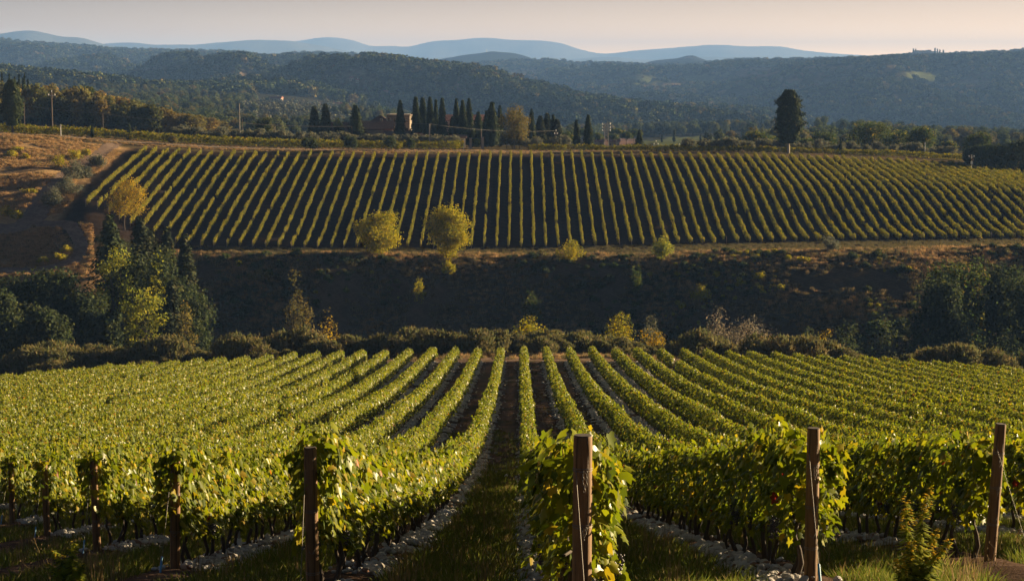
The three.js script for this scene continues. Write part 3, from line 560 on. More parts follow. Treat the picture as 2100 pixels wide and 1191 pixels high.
// Italian cypress: a spindle of upright sprays
function cypressGeo(seed, h, w, { n = 2600, size = 0.36, blunt = 0.5, foot = 0.03, ragged = 0.27, pal = PAL.cypress, egg = false } = {}) {
  const R = rng(seed), g = new Geo();
  const prof = egg ? (s) => Math.pow(Math.max(0, Math.sin(Math.PI * clamp(0.11 + 0.84 * s))), 0.66) * (1.02 - 0.06 * s) + 0.01 : (s) => Math.pow(Math.sin(Math.PI * clamp(Math.pow(s, blunt) * 0.93 + 0.07 * (1 - s))), 0.75) * (0.6 + 0.4 * (1 - s)) * 1.18 + 0.02;
  { const ids = [], N = 10; for (let k = 0; k <= 14; k++) { const s = k / 14, row = []; for (let q = 0; q < N; q++) { const a = q / N * 6.2832, lump = 1 + ragged * noise2(a * 1.6 + seed, s * 11), r = w / 2 * prof(s) * 0.66 * lump, c = 0.8 + 0.3 * hash2(k, q); row.push(g.vert(Math.cos(a) * r, h * (foot + (0.97 - foot) * s), Math.sin(a) * r, Math.cos(a), 0.1, Math.sin(a), pal[0][1] * c, pal[0][2] * c, pal[0][3] * c)); } ids.push(row); } for (let k = 0; k < 14; k++) for (let q = 0; q < N; q++) { const b = (q + 1) % N; g.tri(ids[k][q], ids[k + 1][q], ids[k + 1][b]); g.tri(ids[k][q], ids[k + 1][b], ids[k][b]); } }
  for (let k = 0; k < n; k++) {
    const s = Math.pow(R(), 0.9), a = R() * 2 * Math.PI, lump = 1 + ragged * noise2(a * 1.6 + seed, s * 11) + ragged * 0.9 * noise2(a * 4 + seed, s * 26), r = w / 2 * prof(s) * lump * (0.72 + 0.32 * R()), y = h * (foot + (1 - foot) * s);
    const d = [Math.cos(a), 0, Math.sin(a)], [nn, t] = frame(R, d[0] + (R() - 0.5) * 0.8, 0.25 + (R() - 0.5) * 0.5, d[2] + (R() - 0.5) * 0.8, d[0] * 0.35 + (R() - 0.5) * 0.5, 1, d[2] * 0.35 + (R() - 0.5) * 0.5);
    leaf(g, [d[0] * r, y - size * 0.3, d[2] * r], nn, t, size * (0.7 + R() * 0.8), tint(R, pal), SIMPLE, 0.2);
  }
  const tr = new Geo(); limb(tr, [[0, -0.2, 0], [0.03, h * 0.3, 0], [0, h * 0.9, 0]], Math.max(0.1, w * 0.06), 0.03, 7);
  return { crown: g.done(), trunk: tr.done() };
}
function cypress(label, group, px, D, topY, wPx, o = {}) {
  const [p, h] = rise(px, D, topY);
  return tree('cypress_tree', label, 'cypress', group, p, cypressGeo(Math.round(px * 3 + 11), h, wPx * 1.2 * D / FOC, o), { mats: [M.needle, o.bark ?? M.bark] });
}
// dark conifer with level tiers of branches
function coniferGeo(seed, h, w, { n = 4600, size = 0.5, pal = PAL.conifer, tiers = 13, bare = 0.06 } = {}) {
  const R = rng(seed), g = new Geo();
  for (let k = 0; k < n; k++) {
    const tier = Math.floor(R() * tiers * 2.3), arm = Math.floor(R() * 5), s = bare + (1 - bare) * Math.pow((tier + 0.2 + 0.6 * hash2(tier * 3 + arm * 11, seed)) / (tiers * 2.3), 0.9), a = arm * 1.047 + tier * 0.7 + (R() - 0.5) * 0.55, reach = w / 2 * Math.pow(1 - s, 0.75) * (0.8 + 0.4 * hash2(tier * 7 + arm, seed)) + 0.15, r = reach * Math.pow(R(), 0.6), y = h * s + (0.12 * r) - 0.02 * r * r + (R() - 0.5) * h / tiers * 0.9 - 0.10 * r;
    const d = [Math.cos(a), 0, Math.sin(a)], [nn, t] = frame(R, (R() - 0.5) * 1.2 + d[0] * 0.5, 0.9, (R() - 0.5) * 1.2 + d[2] * 0.5, d[0] + (R() - 0.5) * 0.8, 0.3 + (R() - 0.5) * 0.8, d[2] + (R() - 0.5) * 0.8);
    leaf(g, [d[0] * r, y, d[2] * r], nn, t, size * (0.6 + R() * 0.8), tint(R, pal), SIMPLE, 0.25);
  }
  const tr = new Geo(); limb(tr, [[0, -0.2, 0], [0.05, h * 0.5, 0.03], [0, h * 0.97, 0]], Math.max(0.1, h * 0.014), 0.03, 7);
  return { crown: g.done(), trunk: tr.done() };
}
function conifer(label, px, D, topY, wPx, o = {}) { const [p, h] = rise(px, D, topY); return tree('conifer_tree', label, 'conifer', o.group, p, coniferGeo(Math.round(px * 5 + D), h, wPx * D / FOC, o), { mats: [M.needle, M.bark] }); }
// umbrella pine: a bare stem and a flat cap
function pineGeo(seed, h, w) {
  const lobes = scaled([[0, 0.86, 0, 0.42, 0.12, 0.42], [-0.25, 0.80, 0.1, 0.26, 0.1, 0.26], [0.26, 0.81, -0.1, 0.26, 0.1, 0.26], [0, 0.92, 0, 0.3, 0.08, 0.3]], h, w);
  return { crown: foliage({ seed, lobes, clumps: 170, per: 8, size: 0.5, spread: 0.4, pal: PAL.green, up: 0.6, shell: 0.6 }).done(), trunk: woody(seed, h * 0.86, 0.025 * h, lobes, 0.62) };
}
// upright stems fanning out of a base: broom, tussocks and the like
function bladeGeo({ seed, n, h, w, wide, pal, bend = 0.3, dome = 1 }) {
  const R = rng(seed), g = new Geo();
  for (let k = 0; k < n; k++) {
    const a = R() * 2 * Math.PI, q = Math.sqrt(R()), x = Math.cos(a) * q * w * 0.32, z = Math.sin(a) * q * w * 0.32, len = h * (0.55 + 0.45 * R()) * (1 - 0.35 * dome * q * q), lx = Math.cos(a) * q * w * 0.26 + (R() - 0.5) * bend * h * 0.5, lz = Math.sin(a) * q * w * 0.26 + (R() - 0.5) * bend * h * 0.5;
    const b = R() * 6.28, bx = Math.cos(b) * wide, bz = Math.sin(b) * wide, c = tint(R, pal), nx = -Math.sin(b), nz = Math.cos(b), ny = 0.35, nl = 1 / Math.hypot(nx, ny, nz), N = [nx * nl, ny * nl, nz * nl];
    const i0 = g.vert(x - bx, -0.03, z - bz, ...N, ...c, 0, 0), i1 = g.vert(x + bx, -0.03, z + bz, ...N, ...c, 1, 0), i2 = g.vert(x + lx * 0.5 - bx * 0.8, len * 0.6, z + lz * 0.5 - bz * 0.8, ...N, ...c, 0, 0.6), i3 = g.vert(x + lx * 0.5 + bx * 0.8, len * 0.6, z + lz * 0.5 + bz * 0.8, ...N, ...c, 1, 0.6), i4 = g.vert(x + lx, len, z + lz, ...N, ...c, 0.5, 1);
    g.tri(i0, i1, i3); g.tri(i0, i3, i2); g.tri(i2, i3, i4);
  }
  return g.done();
}

// ---- the ravine's edge: belt of broom behind the near field (a thicket nobody could count)
{
  const kinds = [1, 2, 3, 4].map((s) => foliage({ seed: s + 60, lobes: scaled(SHAPES.shrub, 2.2, 3.4), clumps: 300, per: 6, size: 0.42, spread: 0.22, pal: PAL.broom, outline: NARROW, droop: -1.1, up: 0.1, shell: 0.6 }).done()), lists = kinds.map(() => []), R = rng(77);
  for (let px = -160; px < 2260; px += 15) for (let q = 0; q < 3; q++) {
    const D = 240 + q * 6 + R() * 5 - (px < 500 || px > 1500 ? 1.5 : 0), p = onLand(px + R() * 30, D), gapy = px > 870 && px < 1260 && q === 0;
    if (R() < (gapy ? 0.75 : 0.25)) continue;
    const s = (0.42 + 0.85 * clamp(0.45 + 1.1 * noise2(px / 75, q))) * (0.75 + R() * 0.5);
    lists[Math.floor(R() * 4)].push(place(p, R() * 6.28, s * 1.1, s));
  }
  const o = new THREE.Group(); o.name = 'broom_thicket'; scene.add(o);
  tag(o, 'dark belt of broom along the lower edge of the near vineyard', 'broom', null, 'stuff');
  lists.forEach((l, k) => copies('broom', kinds[k], M.grass, l, o));
}
// dry tussocks: on the track edge, the bank and the sunlit left slope
{
  const straw = [1, 2, 3].map((s) => bladeGeo({ seed: s + 90, n: 46, h: 0.55, w: 0.9, wide: 0.022, pal: PAL.straw, bend: 0.6 })), dull = [1, 2, 3].map((s) => bladeGeo({ seed: s + 95, n: 46, h: 0.6, w: 1.1, wide: 0.025, pal: PAL.dullGrass, bend: 0.6 }));
  const green = [1, 2].map((s) => bladeGeo({ seed: s + 99, n: 46, h: 0.6, w: 1.1, wide: 0.025, pal: PAL.shade, bend: 0.6 })), low = green.map(() => []);
  const a = straw.map(() => []), b = dull.map(() => []), R = rng(501);
  const bankTop = KNOTS[4][0], foot = KNOTS[3][0];
  const blocked = (x, D) => D > 376 && D < 488 && tracks.some(([px, d, w]) => Math.hypot((px - 1066) * d / FOC - x, d - D) < w + 0.4);
  const tracks = []; for (const T of [TRACK_UP, TRACK_DOWN]) for (let k = 0; k < T.length - 1; k++) for (let q = 0; q < 5; q++) tracks.push(T[k].map((v, i) => mix(v, T[k + 1][i], q / 5)));
  for (let k = 0; k < 22000; k++) { // left slope
    const px = -120 + R() * 400, D = 378 + R() * 100, x = (px - 1066) * D / FOC, edge = D > 400 ? 1066 - 91.5 * FOC / D : 185;
    if (px > edge || blocked(x, D) || fbm(x / 7, D / 7, 3) < -0.24) continue;
    (R() < 0.12 ? b : a)[k % 3].push(place(ground(x, D), R() * 6.28, 0.8 + R() * 0.9, 0.45 + 1.3 * R() * R()));
  }
  for (let k = 0; k < 14000; k++) { // the shaded bank
    const px = 330 + R() * 1850, f = foot(px), t = bankTop(px), D = f - 6 + R() * (t - f + 9), x = (px - 1066) * D / FOC;
    const n = fbm(x / 9, D / 9, 3); if (n < -0.25) continue;
    (R() < 0.25 + 1.2 * n ? a : b)[k % 3].push(place(ground(x, D), R() * 6.28, 0.8 + R() * 1.0, 0.5 + 1.4 * R() * R() + 0.5 * clamp(n * 2)));
  }
  for (let k = 0; k < 1000; k++) { // lip of the bank, catching the sun
    const px = 390 + R() * 1750, t = bankTop(px), D = t - 1 + R() * 5, x = (px - 1066) * D / FOC;
    if (noise2(x / 8, 3.3) < -0.35) continue;
    a[k % 3].push(place(ground(x, D), R() * 6.28, 0.7 + R() * 0.5, 0.45 + R() * 0.6));
  }
  for (let k = 0; k < 5200; k++) { // the level strip below the far rows
    const px = 380 + R() * 1760, t = bankTop(px), e = KNOTS[5][0](px) + 2, D = t + R() * (e - t), x = (px - 1066) * D / FOC;
    if (R() < 0.4 && px < 1200) continue;
    low[k % 2].push(place(ground(x, D), R() * 6.28, 0.7 + R() * 0.7, 0.3 + R() * 0.6));
  }
  for (let k = 0; k < 2600; k++) { // beyond the ends of the near rows
    const x = -62 + R() * 124, D = 228 + R() * 11;
    if (noise2(x / 5, D / 3) < -0.1 || (D < 234 && R() < 0.6)) continue;
    (R() < 0.5 ? a : b)[k % 3].push(place(ground(x, D), R() * 6.28, 0.6 + R() * 0.6, 0.5 + R() * 0.9));
  }
  for (let k = 0; k < 3600; k++) { // verges of the road on the plateau
    const px = -120 + R() * 1500, o = 2.2 + R() * 3.2, D = roadD(px) + (R() < 0.62 ? -o : o), x = (px - 1066) * D / FOC;
    (R() < 0.7 ? a : b)[k % 3].push(place(ground(x, D), R() * 6.28, 0.5 + R() * 0.5, 0.3 + R() * 0.5));
  }
  const o = new THREE.Group(); o.name = 'dry_grass'; scene.add(o);
  tag(o, 'dry straw-coloured grass on the slopes and verges', 'grass', null, 'stuff');
  a.forEach((l, k) => copies('straw_tussocks', straw[k], M.grass, l, o)); b.forEach((l, k) => copies('dull_tussocks', dull[k], M.grass, l, o)); low.forEach((l, k) => copies('green_tussocks', green[k], M.grass, l, o));
}
// low scrub that covers the bank and the ravine
{
  const kinds = [1, 2, 3, 4, 5].map((s) => foliage({ seed: s + 300, lobes: scaled(SHAPES.shrub, s === 5 ? 1.1 : 1.5, s === 5 ? 1.3 : 2.2), clumps: s === 5 ? 40 : 70, per: 7, size: 0.3, spread: 0.28, pal: s < 3 ? PAL.dark : s === 3 ? PAL.green : s === 4 ? PAL.broom : PAL.yellow }).done()), lists = kinds.map(() => []), R = rng(909);
  for (let k = 0; k < 6500; k++) {
    const px = -150 + R() * 2400, f = KNOTS[3][0](px), t = KNOTS[4][0](px), D = 262 + Math.pow(R(), 0.45) * (t - 262), x = (px - 1066) * D / FOC, n = fbm(x / 14 + 3, D / 12, 3), nearTop = D > t - 3.5;
    if (px < 200 && D > 372) continue;
    const want = D < f ? 0.2 : px > 1430 && px < 1640 && D > t - 9 ? -0.4 : 0.08;
    if (n < want - (D < 360 ? 0.3 : 0) && !(nearTop && n > 0.05)) continue;
    const s = (D < f ? 1.5 : 0.7) * (0.4 + 1.1 * R() * R());
    const q = R(); lists[px > 1380 && px < 1900 && D > f && q > 0.55 ? 4 : q < 0.34 ? 0 : q < 0.62 ? 1 : q < 0.84 ? 2 : q < 0.95 ? 3 : 4].push(place(ground(x, D), R() * 6.28, s * 1.1, s * 0.95));
  }
  const o = new THREE.Group(); o.name = 'undergrowth'; scene.add(o);
  tag(o, 'dark low scrub covering the shaded bank and ravine', 'undergrowth', null, 'stuff');
  lists.forEach((l, k) => copies('scrub', kinds[k], M.leaf, l, o));
}
// ---- single trees and shrubs of the ravine and the bank
single('autumn_tree', 'broad yellow-green tree left of the tall round-headed one on the bank', 'tree', 768, 397, 437, 96, 'bushy', PAL.yellow, { clumps: 950, shell: 0.35, size: 0.30, trunkR: 0.14 });
single('autumn_tree', 'tall round-headed yellow-green tree, the largest on the bank', 'tree', 916, 396, 419, 92, 'bushy', PAL.yellow, { clumps: 1350, shell: 0.35, size: 0.29, trunkR: 0.16 });
single('shrub', 'small bright yellow sapling below the tall round-headed tree', 'shrub', 918, 391, 531, 28, 'cone', PAL.yellow, { clumps: 120, size: 0.24, trunkR: 0.05 });
single('shrub', 'round green-gold bush on the edge of the bank below the vine rows', 'shrub', 1172, 398, 494, 52, 'shrub', PAL.yellow, { clumps: 190, size: 0.28, trunkR: 0.06 });
single('shrub', 'bright yellow bush on the bank edge, right of the round green-gold one', 'shrub', 1361, 399, 484, 48, 'cone', PAL.bright, { clumps: 200, size: 0.28, trunkR: 0.06 });
single('shrub', 'grey-green bush on the right part of the bank edge', 'shrub', 1706, 404, 487, 34, 'tall', PAL.olive, { clumps: 150, size: 0.28, trunkR: 0.06 });
single('autumn_tree', 'orange-leaved tree in front of the leftmost far vine rows', 'tree', 252, 401, 366, 84, 'round', PAL.orange, { clumps: 520, size: 0.28, per: 7, trunkR: 0.14, shell: 0.3 });
single('tree', 'slim half-lit tree with orange lower leaves at the foot of the bank', 'tree', 604, 366, 556, 66, 'cone', PAL.gold, { clumps: 260, size: 0.34, trunkR: 0.1 });
single('shrub', 'orange bush to the right of the slim half-lit tree', 'shrub', 672, 345, 636, 62, 'shrub', PAL.orange, { clumps: 150, size: 0.3, trunkR: 0.06, shell: 0.35 });
single('shrub', 'yellow-tipped open bush in the middle of the broom belt', 'shrub', 1080, 262, 640, 72, 'shrub', PAL.yellow, { clumps: 190, size: 0.22, per: 7, trunkR: 0.05, shell: 0.3 });
single('shrub', 'rounded green-gold bush left of the silvery one in the broom belt', 'shrub', 1266, 266, 640, 76, 'shrub', PAL.yellow, { clumps: 260, size: 0.22, trunkR: 0.06 });
single('shrub', 'silvery grey-green bush behind the broom belt', 'shrub', 1338, 270, 644, 58, 'shrub', PAL.olive, { clumps: 210, size: 0.2, trunkR: 0.06 });
single('shrub', 'small golden bush in front of the silvery one', 'shrub', 1346, 256, 668, 44, 'shrub', PAL.orange, { clumps: 110, size: 0.2, trunkR: 0.04 });
single('shrub', 'wide greyish bush with feathery pale twigs behind the broom belt', 'shrub', 1530, 268, 640, 130, 'shrub', PAL.grey, { clumps: 460, size: 0.2, trunkR: 0.06 });
single('shrub', 'pinkish feathery bush at the left of the wide greyish one', 'shrub', 1478, 272, 622, 60, 'tall', PAL.grey, { clumps: 160, size: 0.2, per: 6, trunkR: 0.04, shell: 0.3 });
single('shrub', 'small shrub with orange and red leaves in the right ravine', 'shrub', 1694, 282, 652, 40, 'shrub', PAL.orange, { clumps: 100, size: 0.22, trunkR: 0.05 });
single('tree', 'dark bushy tree just left of the orange and red shrub', 'tree', 1660, 292, 645, 60, 'shrub', PAL.dark, { clumps: 220, size: 0.28, trunkR: 0.1 });
single('tree', 'dark green tree right of the orange and red shrub', 'tree', 1735, 300, 625, 76, 'shrub', PAL.dark, { clumps: 260, size: 0.28, trunkR: 0.1 });
single('tree', 'dim olive-grey tree in the shade of the right ravine', 'tree', 1800, 320, 612, 90, 'shrub', PAL.dark, { clumps: 300, size: 0.3, trunkR: 0.1 });
single('tree', 'large dark tree with a sunlit top in the right ravine', 'tree', 1965, 345, 520, 128, 'oak', PAL.green, { clumps: 1100, size: 0.46, shell: 0.4, trunkR: 0.25 });
single('tree', 'broad dark tree at the foot of the right bank', 'tree', 1930, 330, 560, 110, 'oak', PAL.dark, { clumps: 900, size: 0.48, shell: 0.4, trunkR: 0.22 });
single('tree', 'dark tree behind the large sunlit-topped one, by the right edge', 'tree', 2062, 350, 538, 130, 'oak', PAL.dark, { clumps: 1000, size: 0.48, shell: 0.4, trunkR: 0.25 });
single('tree', 'dark tree cut by the right edge of the picture', 'tree', 2130, 340, 560, 130, 'oak', PAL.dark, { clumps: 800, size: 0.48, shell: 0.4, trunkR: 0.25 });
single('shrub', 'small gold-tipped bush on the left part of the shaded bank', 'shrub', 526, 384, 553, 44, 'shrub', PAL.gold, { clumps: 130, size: 0.28, trunkR: 0.05 });
single('shrub', 'low bush on the bank left of the tall round-headed tree', 'shrub', 858, 384, 566, 24, 'shrub', PAL.yellow, { clumps: 80, size: 0.24, trunkR: 0.04 });
single('shrub', 'thin dim sapling on the bank below the bright yellow bush', 'shrub', 1308, 386, 544, 24, 'tall', PAL.green, { clumps: 90, size: 0.24, trunkR: 0.04 });
single('shrub', 'dim green bush in the middle of the shaded bank', 'shrub', 1092, 380, 600, 48, 'tall', PAL.green, { clumps: 150, size: 0.28, trunkR: 0.05 });
single('shrub', 'yellow-flecked bush low on the right part of the bank', 'shrub', 1440, 383, 588, 40, 'shrub', PAL.yellow, { clumps: 120, size: 0.24, trunkR: 0.04 });
single('shrub', 'golden bush in the dry grass of the right bank', 'shrub', 1560, 388, 575, 26, 'shrub', PAL.yellow, { clumps: 80, size: 0.24, trunkR: 0.04 });
single('shrub', 'small yellow bush high on the right bank', 'shrub', 1655, 395, 548, 20, 'shrub', PAL.yellow, { clumps: 70, size: 0.22, trunkR: 0.04 });
// left grove: dark conifers with bright poplars among them
conifer('dark conifer at the left end of the ravine grove', 222, 318, 448, 180, { n: 7500, pal: PAL.dark });
conifer('dark conifer behind the left bright poplar', 285, 322, 452, 150, { n: 6500 });
conifer('dark conifer between the two bright poplars', 306, 326, 476, 120, { n: 5600 });
conifer('dark conifer rising behind the right bright poplar', 340, 328, 474, 120, { n: 5600 });
conifer('grey-green conifer at the right end of the ravine grove', 376, 318, 488, 118, { n: 5600 });
single('tree', 'dense dark tree filling the middle of the ravine grove', 'tree', 262, 312, 486, 130, 'bushy', PAL.dark, { clumps: 900, size: 0.44, trunkR: 0.2, shell: 0.4 });
single('tree', 'dense dark tree behind the low bright poplar', 'tree', 335, 308, 520, 120, 'bushy', PAL.dark, { clumps: 850, size: 0.44, trunkR: 0.2, shell: 0.4 });
single('tree', 'dark tree at the right foot of the ravine grove', 'tree', 392, 304, 560, 90, 'bushy', PAL.dark, { clumps: 600, size: 0.42, trunkR: 0.16, shell: 0.4 });
conifer('small conifer at the foot of the ravine grove', 345, 300, 575, 84, { n: 3200 });
single('poplar_tree', 'bright yellow-green poplar in front of the dark conifers', 'poplar', 232, 304, 490, 100, 'patchy', PAL.bright, { clumps: 260, per: 9, size: 0.34, trunkR: 0.14, shell: 0.4 });
single('poplar_tree', 'slimmer bright poplar to the right within the conifer grove', 'poplar', 320, 306, 514, 60, 'patchy', PAL.bright, { clumps: 130, per: 9, size: 0.34, trunkR: 0.1, shell: 0.4 });
single('poplar_tree', 'low bright poplar spreading at the foot of the conifers', 'poplar', 296, 294, 592, 118, 'patchy', PAL.bright, { clumps: 300, per: 9, size: 0.32, trunkR: 0.1, shell: 0.4 });
single('tree', 'small amber-leaved tree under the grey-green conifer', 'tree', 372, 296, 604, 54, 'tall', PAL.gold, { clumps: 160, size: 0.28, trunkR: 0.08 });
[[20, 300, 560, 150, 'dark bushy tree at the left edge below the dirt track'], [92, 304, 545, 130, 'dark bushy tree below the dirt track, second from the left edge'], [150, 298, 600, 110, 'dark bushy tree left of the conifer grove'], [-30, 290, 590, 120, 'dark bushy tree cut by the left edge'], [70, 284, 628, 120, 'low dark tree in front of the left bushy trees'], [190, 290, 640, 90, 'low dark tree under the left conifer']].forEach(([px, D, y, w, l]) => single('tree', l, 'tree', px, D, y, w, 'oak', PAL.dark, { clumps: 800, size: 0.46, trunkR: 0.2, shell: 0.4 }));
// left slope: olives and yellow bushes
[[200, 449, 314, 36, 'olive tree nearest the top of the dirt track'], [150, 434, 330, 50, 'olive tree halfway along the dirt track'], [172, 437, 340, 34, 'olive tree close behind the halfway one'], [134, 421, 362, 50, 'low olive tree below the halfway one'], [107, 414, 384, 42, 'olive tree at the bend of the dirt track']].forEach(([px, D, y, w, l]) => single('olive_tree', l, 'olive tree', px, D, y, w, 'shrub', PAL.olive, { clumps: 260, size: 0.24, trunkR: 0.12 }));
[[36, 461, 303, 24, 'yellow bush below the road, left of the slope'], [22, 457, 309, 26, 'yellow bush just under the upper yellow bush'], [50, 455, 314, 18, 'small yellow bush right of the others'], [120, 447, 318, 34, 'yellow-green bush left of the olives'], [154, 456, 305, 30, 'yellow-green bush near the track top'], [175, 461, 303, 18, 'small yellow bush beside the track top'], [10, 410, 420, 34, 'yellow bush at the left edge above the track'], [30, 408.5, 430, 24, 'low yellow bush above the track'], [116, 386, 530, 26, 'yellow bush on the mound between the tracks'], [84, 385, 535, 22, 'small yellow bush at the mound foot'], [132, 389, 512, 22, 'yellow-tipped bush on top of the mound'], [60, 423, 390, 26, 'green bush in the middle of the dry slope']].forEach(([px, D, y, w, l]) => single('shrub', l, 'shrub', px, D, y, w, 'shrub', PAL.yellow, { clumps: 90, size: 0.24, trunkR: 0.04 }));
// ---- plateau: cypresses, olives, oaks
const CY = 'cypresses round the farm';
cypress('thick cypress with a bare stem at the left edge beside the road', null, 26, 487, 165, 36, { egg: true, foot: 0.16, n: 5200, size: 0.45, ragged: 0.24 });
cypress('broad rounded lone cypress with a pale trunk on the right', null, 1616, 548, 186, 49, { egg: true, foot: 0.17, n: 7000, size: 0.5, ragged: 0.34, bark: M.paleBark });
[[189, 492, 258, 7, 'young slim cypress by the road, first from the left'], [265, 495, 254, 10, 'young slim cypress by the road, second from the left'], [1723, 560, 281, 7, 'young slim cypress right of the broad lone cypress']].forEach(([px, D, y, w, l]) => cypress(l, null, px, D, y, w, { n: 900, size: 0.26 }));
[[730, 560, 216, 28, 'stout cypress standing alone left of the farmhouse', 0.75], [821, 552, 206, 21, 'slender cypress in front of the farmhouse wall', 0.5], [853, 556, 199, 24, 'leftmost cypress of the tall farm group', 0.5], [867, 560, 201, 24, 'second cypress of the tall farm group', 0.55], [882, 556, 199, 20, 'third cypress of the tall farm group', 0.5], [894, 560, 205, 15, 'thin fourth cypress of the tall farm group', 0.5], [907, 556, 202, 21, 'fifth cypress of the tall farm group', 0.5], [936, 558, 203, 18, 'first cypress of the middle trio', 0.5], [949, 556, 206, 20, 'second cypress of the middle trio', 0.5], [962, 558, 203, 19, 'third cypress of the middle trio', 0.5], [928, 566, 240, 18, 'short cypress tucked left of the middle trio', 0.5], [981, 562, 230, 22, 'loose cypress between the trio and the gate', 0.6], [998, 552, 228, 20, 'ragged left half of the cypress pair by the gate', 0.5], [1009, 550, 210, 28, 'tallest cypress beside the gate', 0.6], [1025, 560, 217, 16, 'cypress left of the golden plane tree', 0.5], [1066, 580, 224, 12, 'cypress tip showing behind the golden tree', 0.5], [1090, 560, 224, 16, 'cypress right of the golden plane tree', 0.5], [1134, 570, 236, 16, 'pointed cypress in the dark clump', 0.5], [1182, 545, 246, 14, 'shorter of two free-standing cypresses', 0.55], [1206, 545, 236, 17, 'taller of two free-standing cypresses', 0.55], [1311, 560, 267, 14, 'small brown-tinged cypress right of the pylon', 0.6], [966, 548, 262, 9, 'little cypress at the left gate pillar', 0.5], [1150, 575, 264, 10, 'thin cypress right of the dark clump', 0.5]].forEach(([px, D, y, w, l, blunt]) => cypress(l, CY, px, D, y, w, { blunt, n: w < 15 ? 1300 : 2300, size: 0.32 }));
[[7, 640, 149, 10], [22, 650, 152, 9], [33, 640, 158, 9], [42, 650, 153, 10], [50, 640, 160, 9], [60, 650, 164, 8], [53, 660, 152, 8]].forEach(([px, D, y, w], i) => cypress('thin cypress on the skyline of the left wood, ' + ordinal(i + 1) + ' of seven', 'cypresses above the left wood', px, D, y, w, { n: 800, size: 0.4 }));
conifer('left tree of the dark pair by the farm', 645, 556, 219, 30, { bare: 0.1 }); conifer('right tree of the dark pair by the farm', 668, 556, 214, 30, { bare: 0.1 });
single('tree', 'small dark tree left of the farm roofs', 'tree', 696, 560, 244, 22, 'round', PAL.dark, { clumps: 160, size: 0.34 });
single('tree', 'dark round tree left of the dark pair', 'tree', 542, 545, 240, 32, 'round', PAL.dark, { clumps: 240, size: 0.36 });
single('plane_tree', 'golden autumn plane tree with a pale trunk by the road', 'plane tree', 1055, 532, 218, 62, 'tall', PAL.gold, { clumps: 560, size: 0.34, bark: M.paleBark, trunkR: 0.22 });
[[1108, 572, 238, 30], [1122, 576, 233, 26], [1142, 568, 245, 26]].forEach(([px, D, y, w], i) => conifer('dark bushy conifer in the clump right of the plane tree, ' + ['left', 'middle', 'right'][i] + ' one', px, D, y, w, { bare: 0.02 }));
single('tree', 'small dark conical tree by the road under the clump', 'tree', 1112, 540, 278, 20, 'cone', PAL.dark, { clumps: 160, size: 0.28 });
single('tree', 'round yellow-green tree right of the dark clump', 'tree', 1163, 562, 268, 26, 'round', PAL.green, { clumps: 200, size: 0.32 });
single('tree', 'pale green bush beside the farm shed', 'tree', 945, 548, 271, 20, 'shrub', PAL.green, { clumps: 130, size: 0.3 });
single('tree', 'yellow-green bush between the gate pillars', 'tree', 977, 556, 284, 14, 'shrub', PAL.bright, { clumps: 90, size: 0.28 });
single('tree', 'yellow-green sapling left of the stout cypress', 'tree', 702, 548, 265, 12, 'tall', PAL.bright, { clumps: 80, size: 0.28 });
single('shrub', 'brown bush on the verge above the leftmost far rows', 'shrub', 353, 489, 278, 20, 'round', PAL.gold, { clumps: 130, size: 0.26 });
[[627, 494, 281, 20], [642, 492, 281, 20], [714, 498, 278, 18], [724, 497, 280, 16], [800, 504, 279, 22], [843, 505, 284, 16]].forEach(([px, D, y, w], i) => single('olive_tree', 'dark olive tree standing on the road verge, ' + ordinal(i + 1) + ' from the left', 'olive tree', px, D, y, w, 'round', PAL.dark, { group: 'olives on the verge', clumps: 190, size: 0.24 }));
{ // olive grove behind the roadside vines
  const made = [1, 2, 3, 4].map((s) => leafy('round', 3.2, 3.0, PAL.olive, { seed: 40 + s, clumps: 130, per: 8, size: 0.28, trunkR: 0.1, split: 0.3 })), R = rng(88); let n = 0;
  const spots = [];
  for (let px = 352; px < 940; px += 10.5) spots.push([px + R() * 5, roadD(px) + 21 + R() * 6]);
  for (let px = 1035; px < 1160; px += 15) spots.push([px + R() * 6, 532 + R() * 5]);
  for (let px = 1400; px < 1960; px += 17) spots.push([px + R() * 8, roadD(Math.min(px, 1900)) + 14 + R() * 8]);
  spots.forEach(([px, D]) => { const p = onLand(px, D), t = thing('olive_tree', 'silvery olive tree in the grove row behind the roadside vines, ' + ordinal(++n) + ' from the left', 'olive tree', 'olive grove behind the road', p), m = made[n % 4], s = 0.85 + R() * 0.4; t.rotation.y = R() * 6.28; t.scale.set(s, s * (0.9 + R() * 0.2), s); part('trunk', m.trunk, M.bark, t); part('crown', m.crown, M.leaf, t); });
}
[[1545, 640, 272, 66, 'broad green tree left of the broad lone cypress'], [1580, 650, 280, 40, 'low green tree close behind the lone cypress'], [1690, 630, 270, 48, 'round green tree right of the lone cypress'], [1785, 610, 249, 92, 'largest oak on the right plateau'], [1838, 630, 268, 50, 'green tree between the two oaks'], [1886, 615, 260, 62, 'second oak on the right plateau'], [2000, 610, 275, 56, 'rounded oak near the dark hedge'], [1650, 650, 284, 44, 'low olive-green tree behind the young cypress'], [1940, 640, 290, 40, 'small bush between the right oaks'], [1500, 640, 290, 40, 'low bush at the left of the plateau oaks']].forEach(([px, D, y, w, l]) => single('oak_tree', l, 'tree', px, D, y, w, 'oak', PAL.green, { clumps: w > 55 ? 460 : 240, size: 0.42 }));
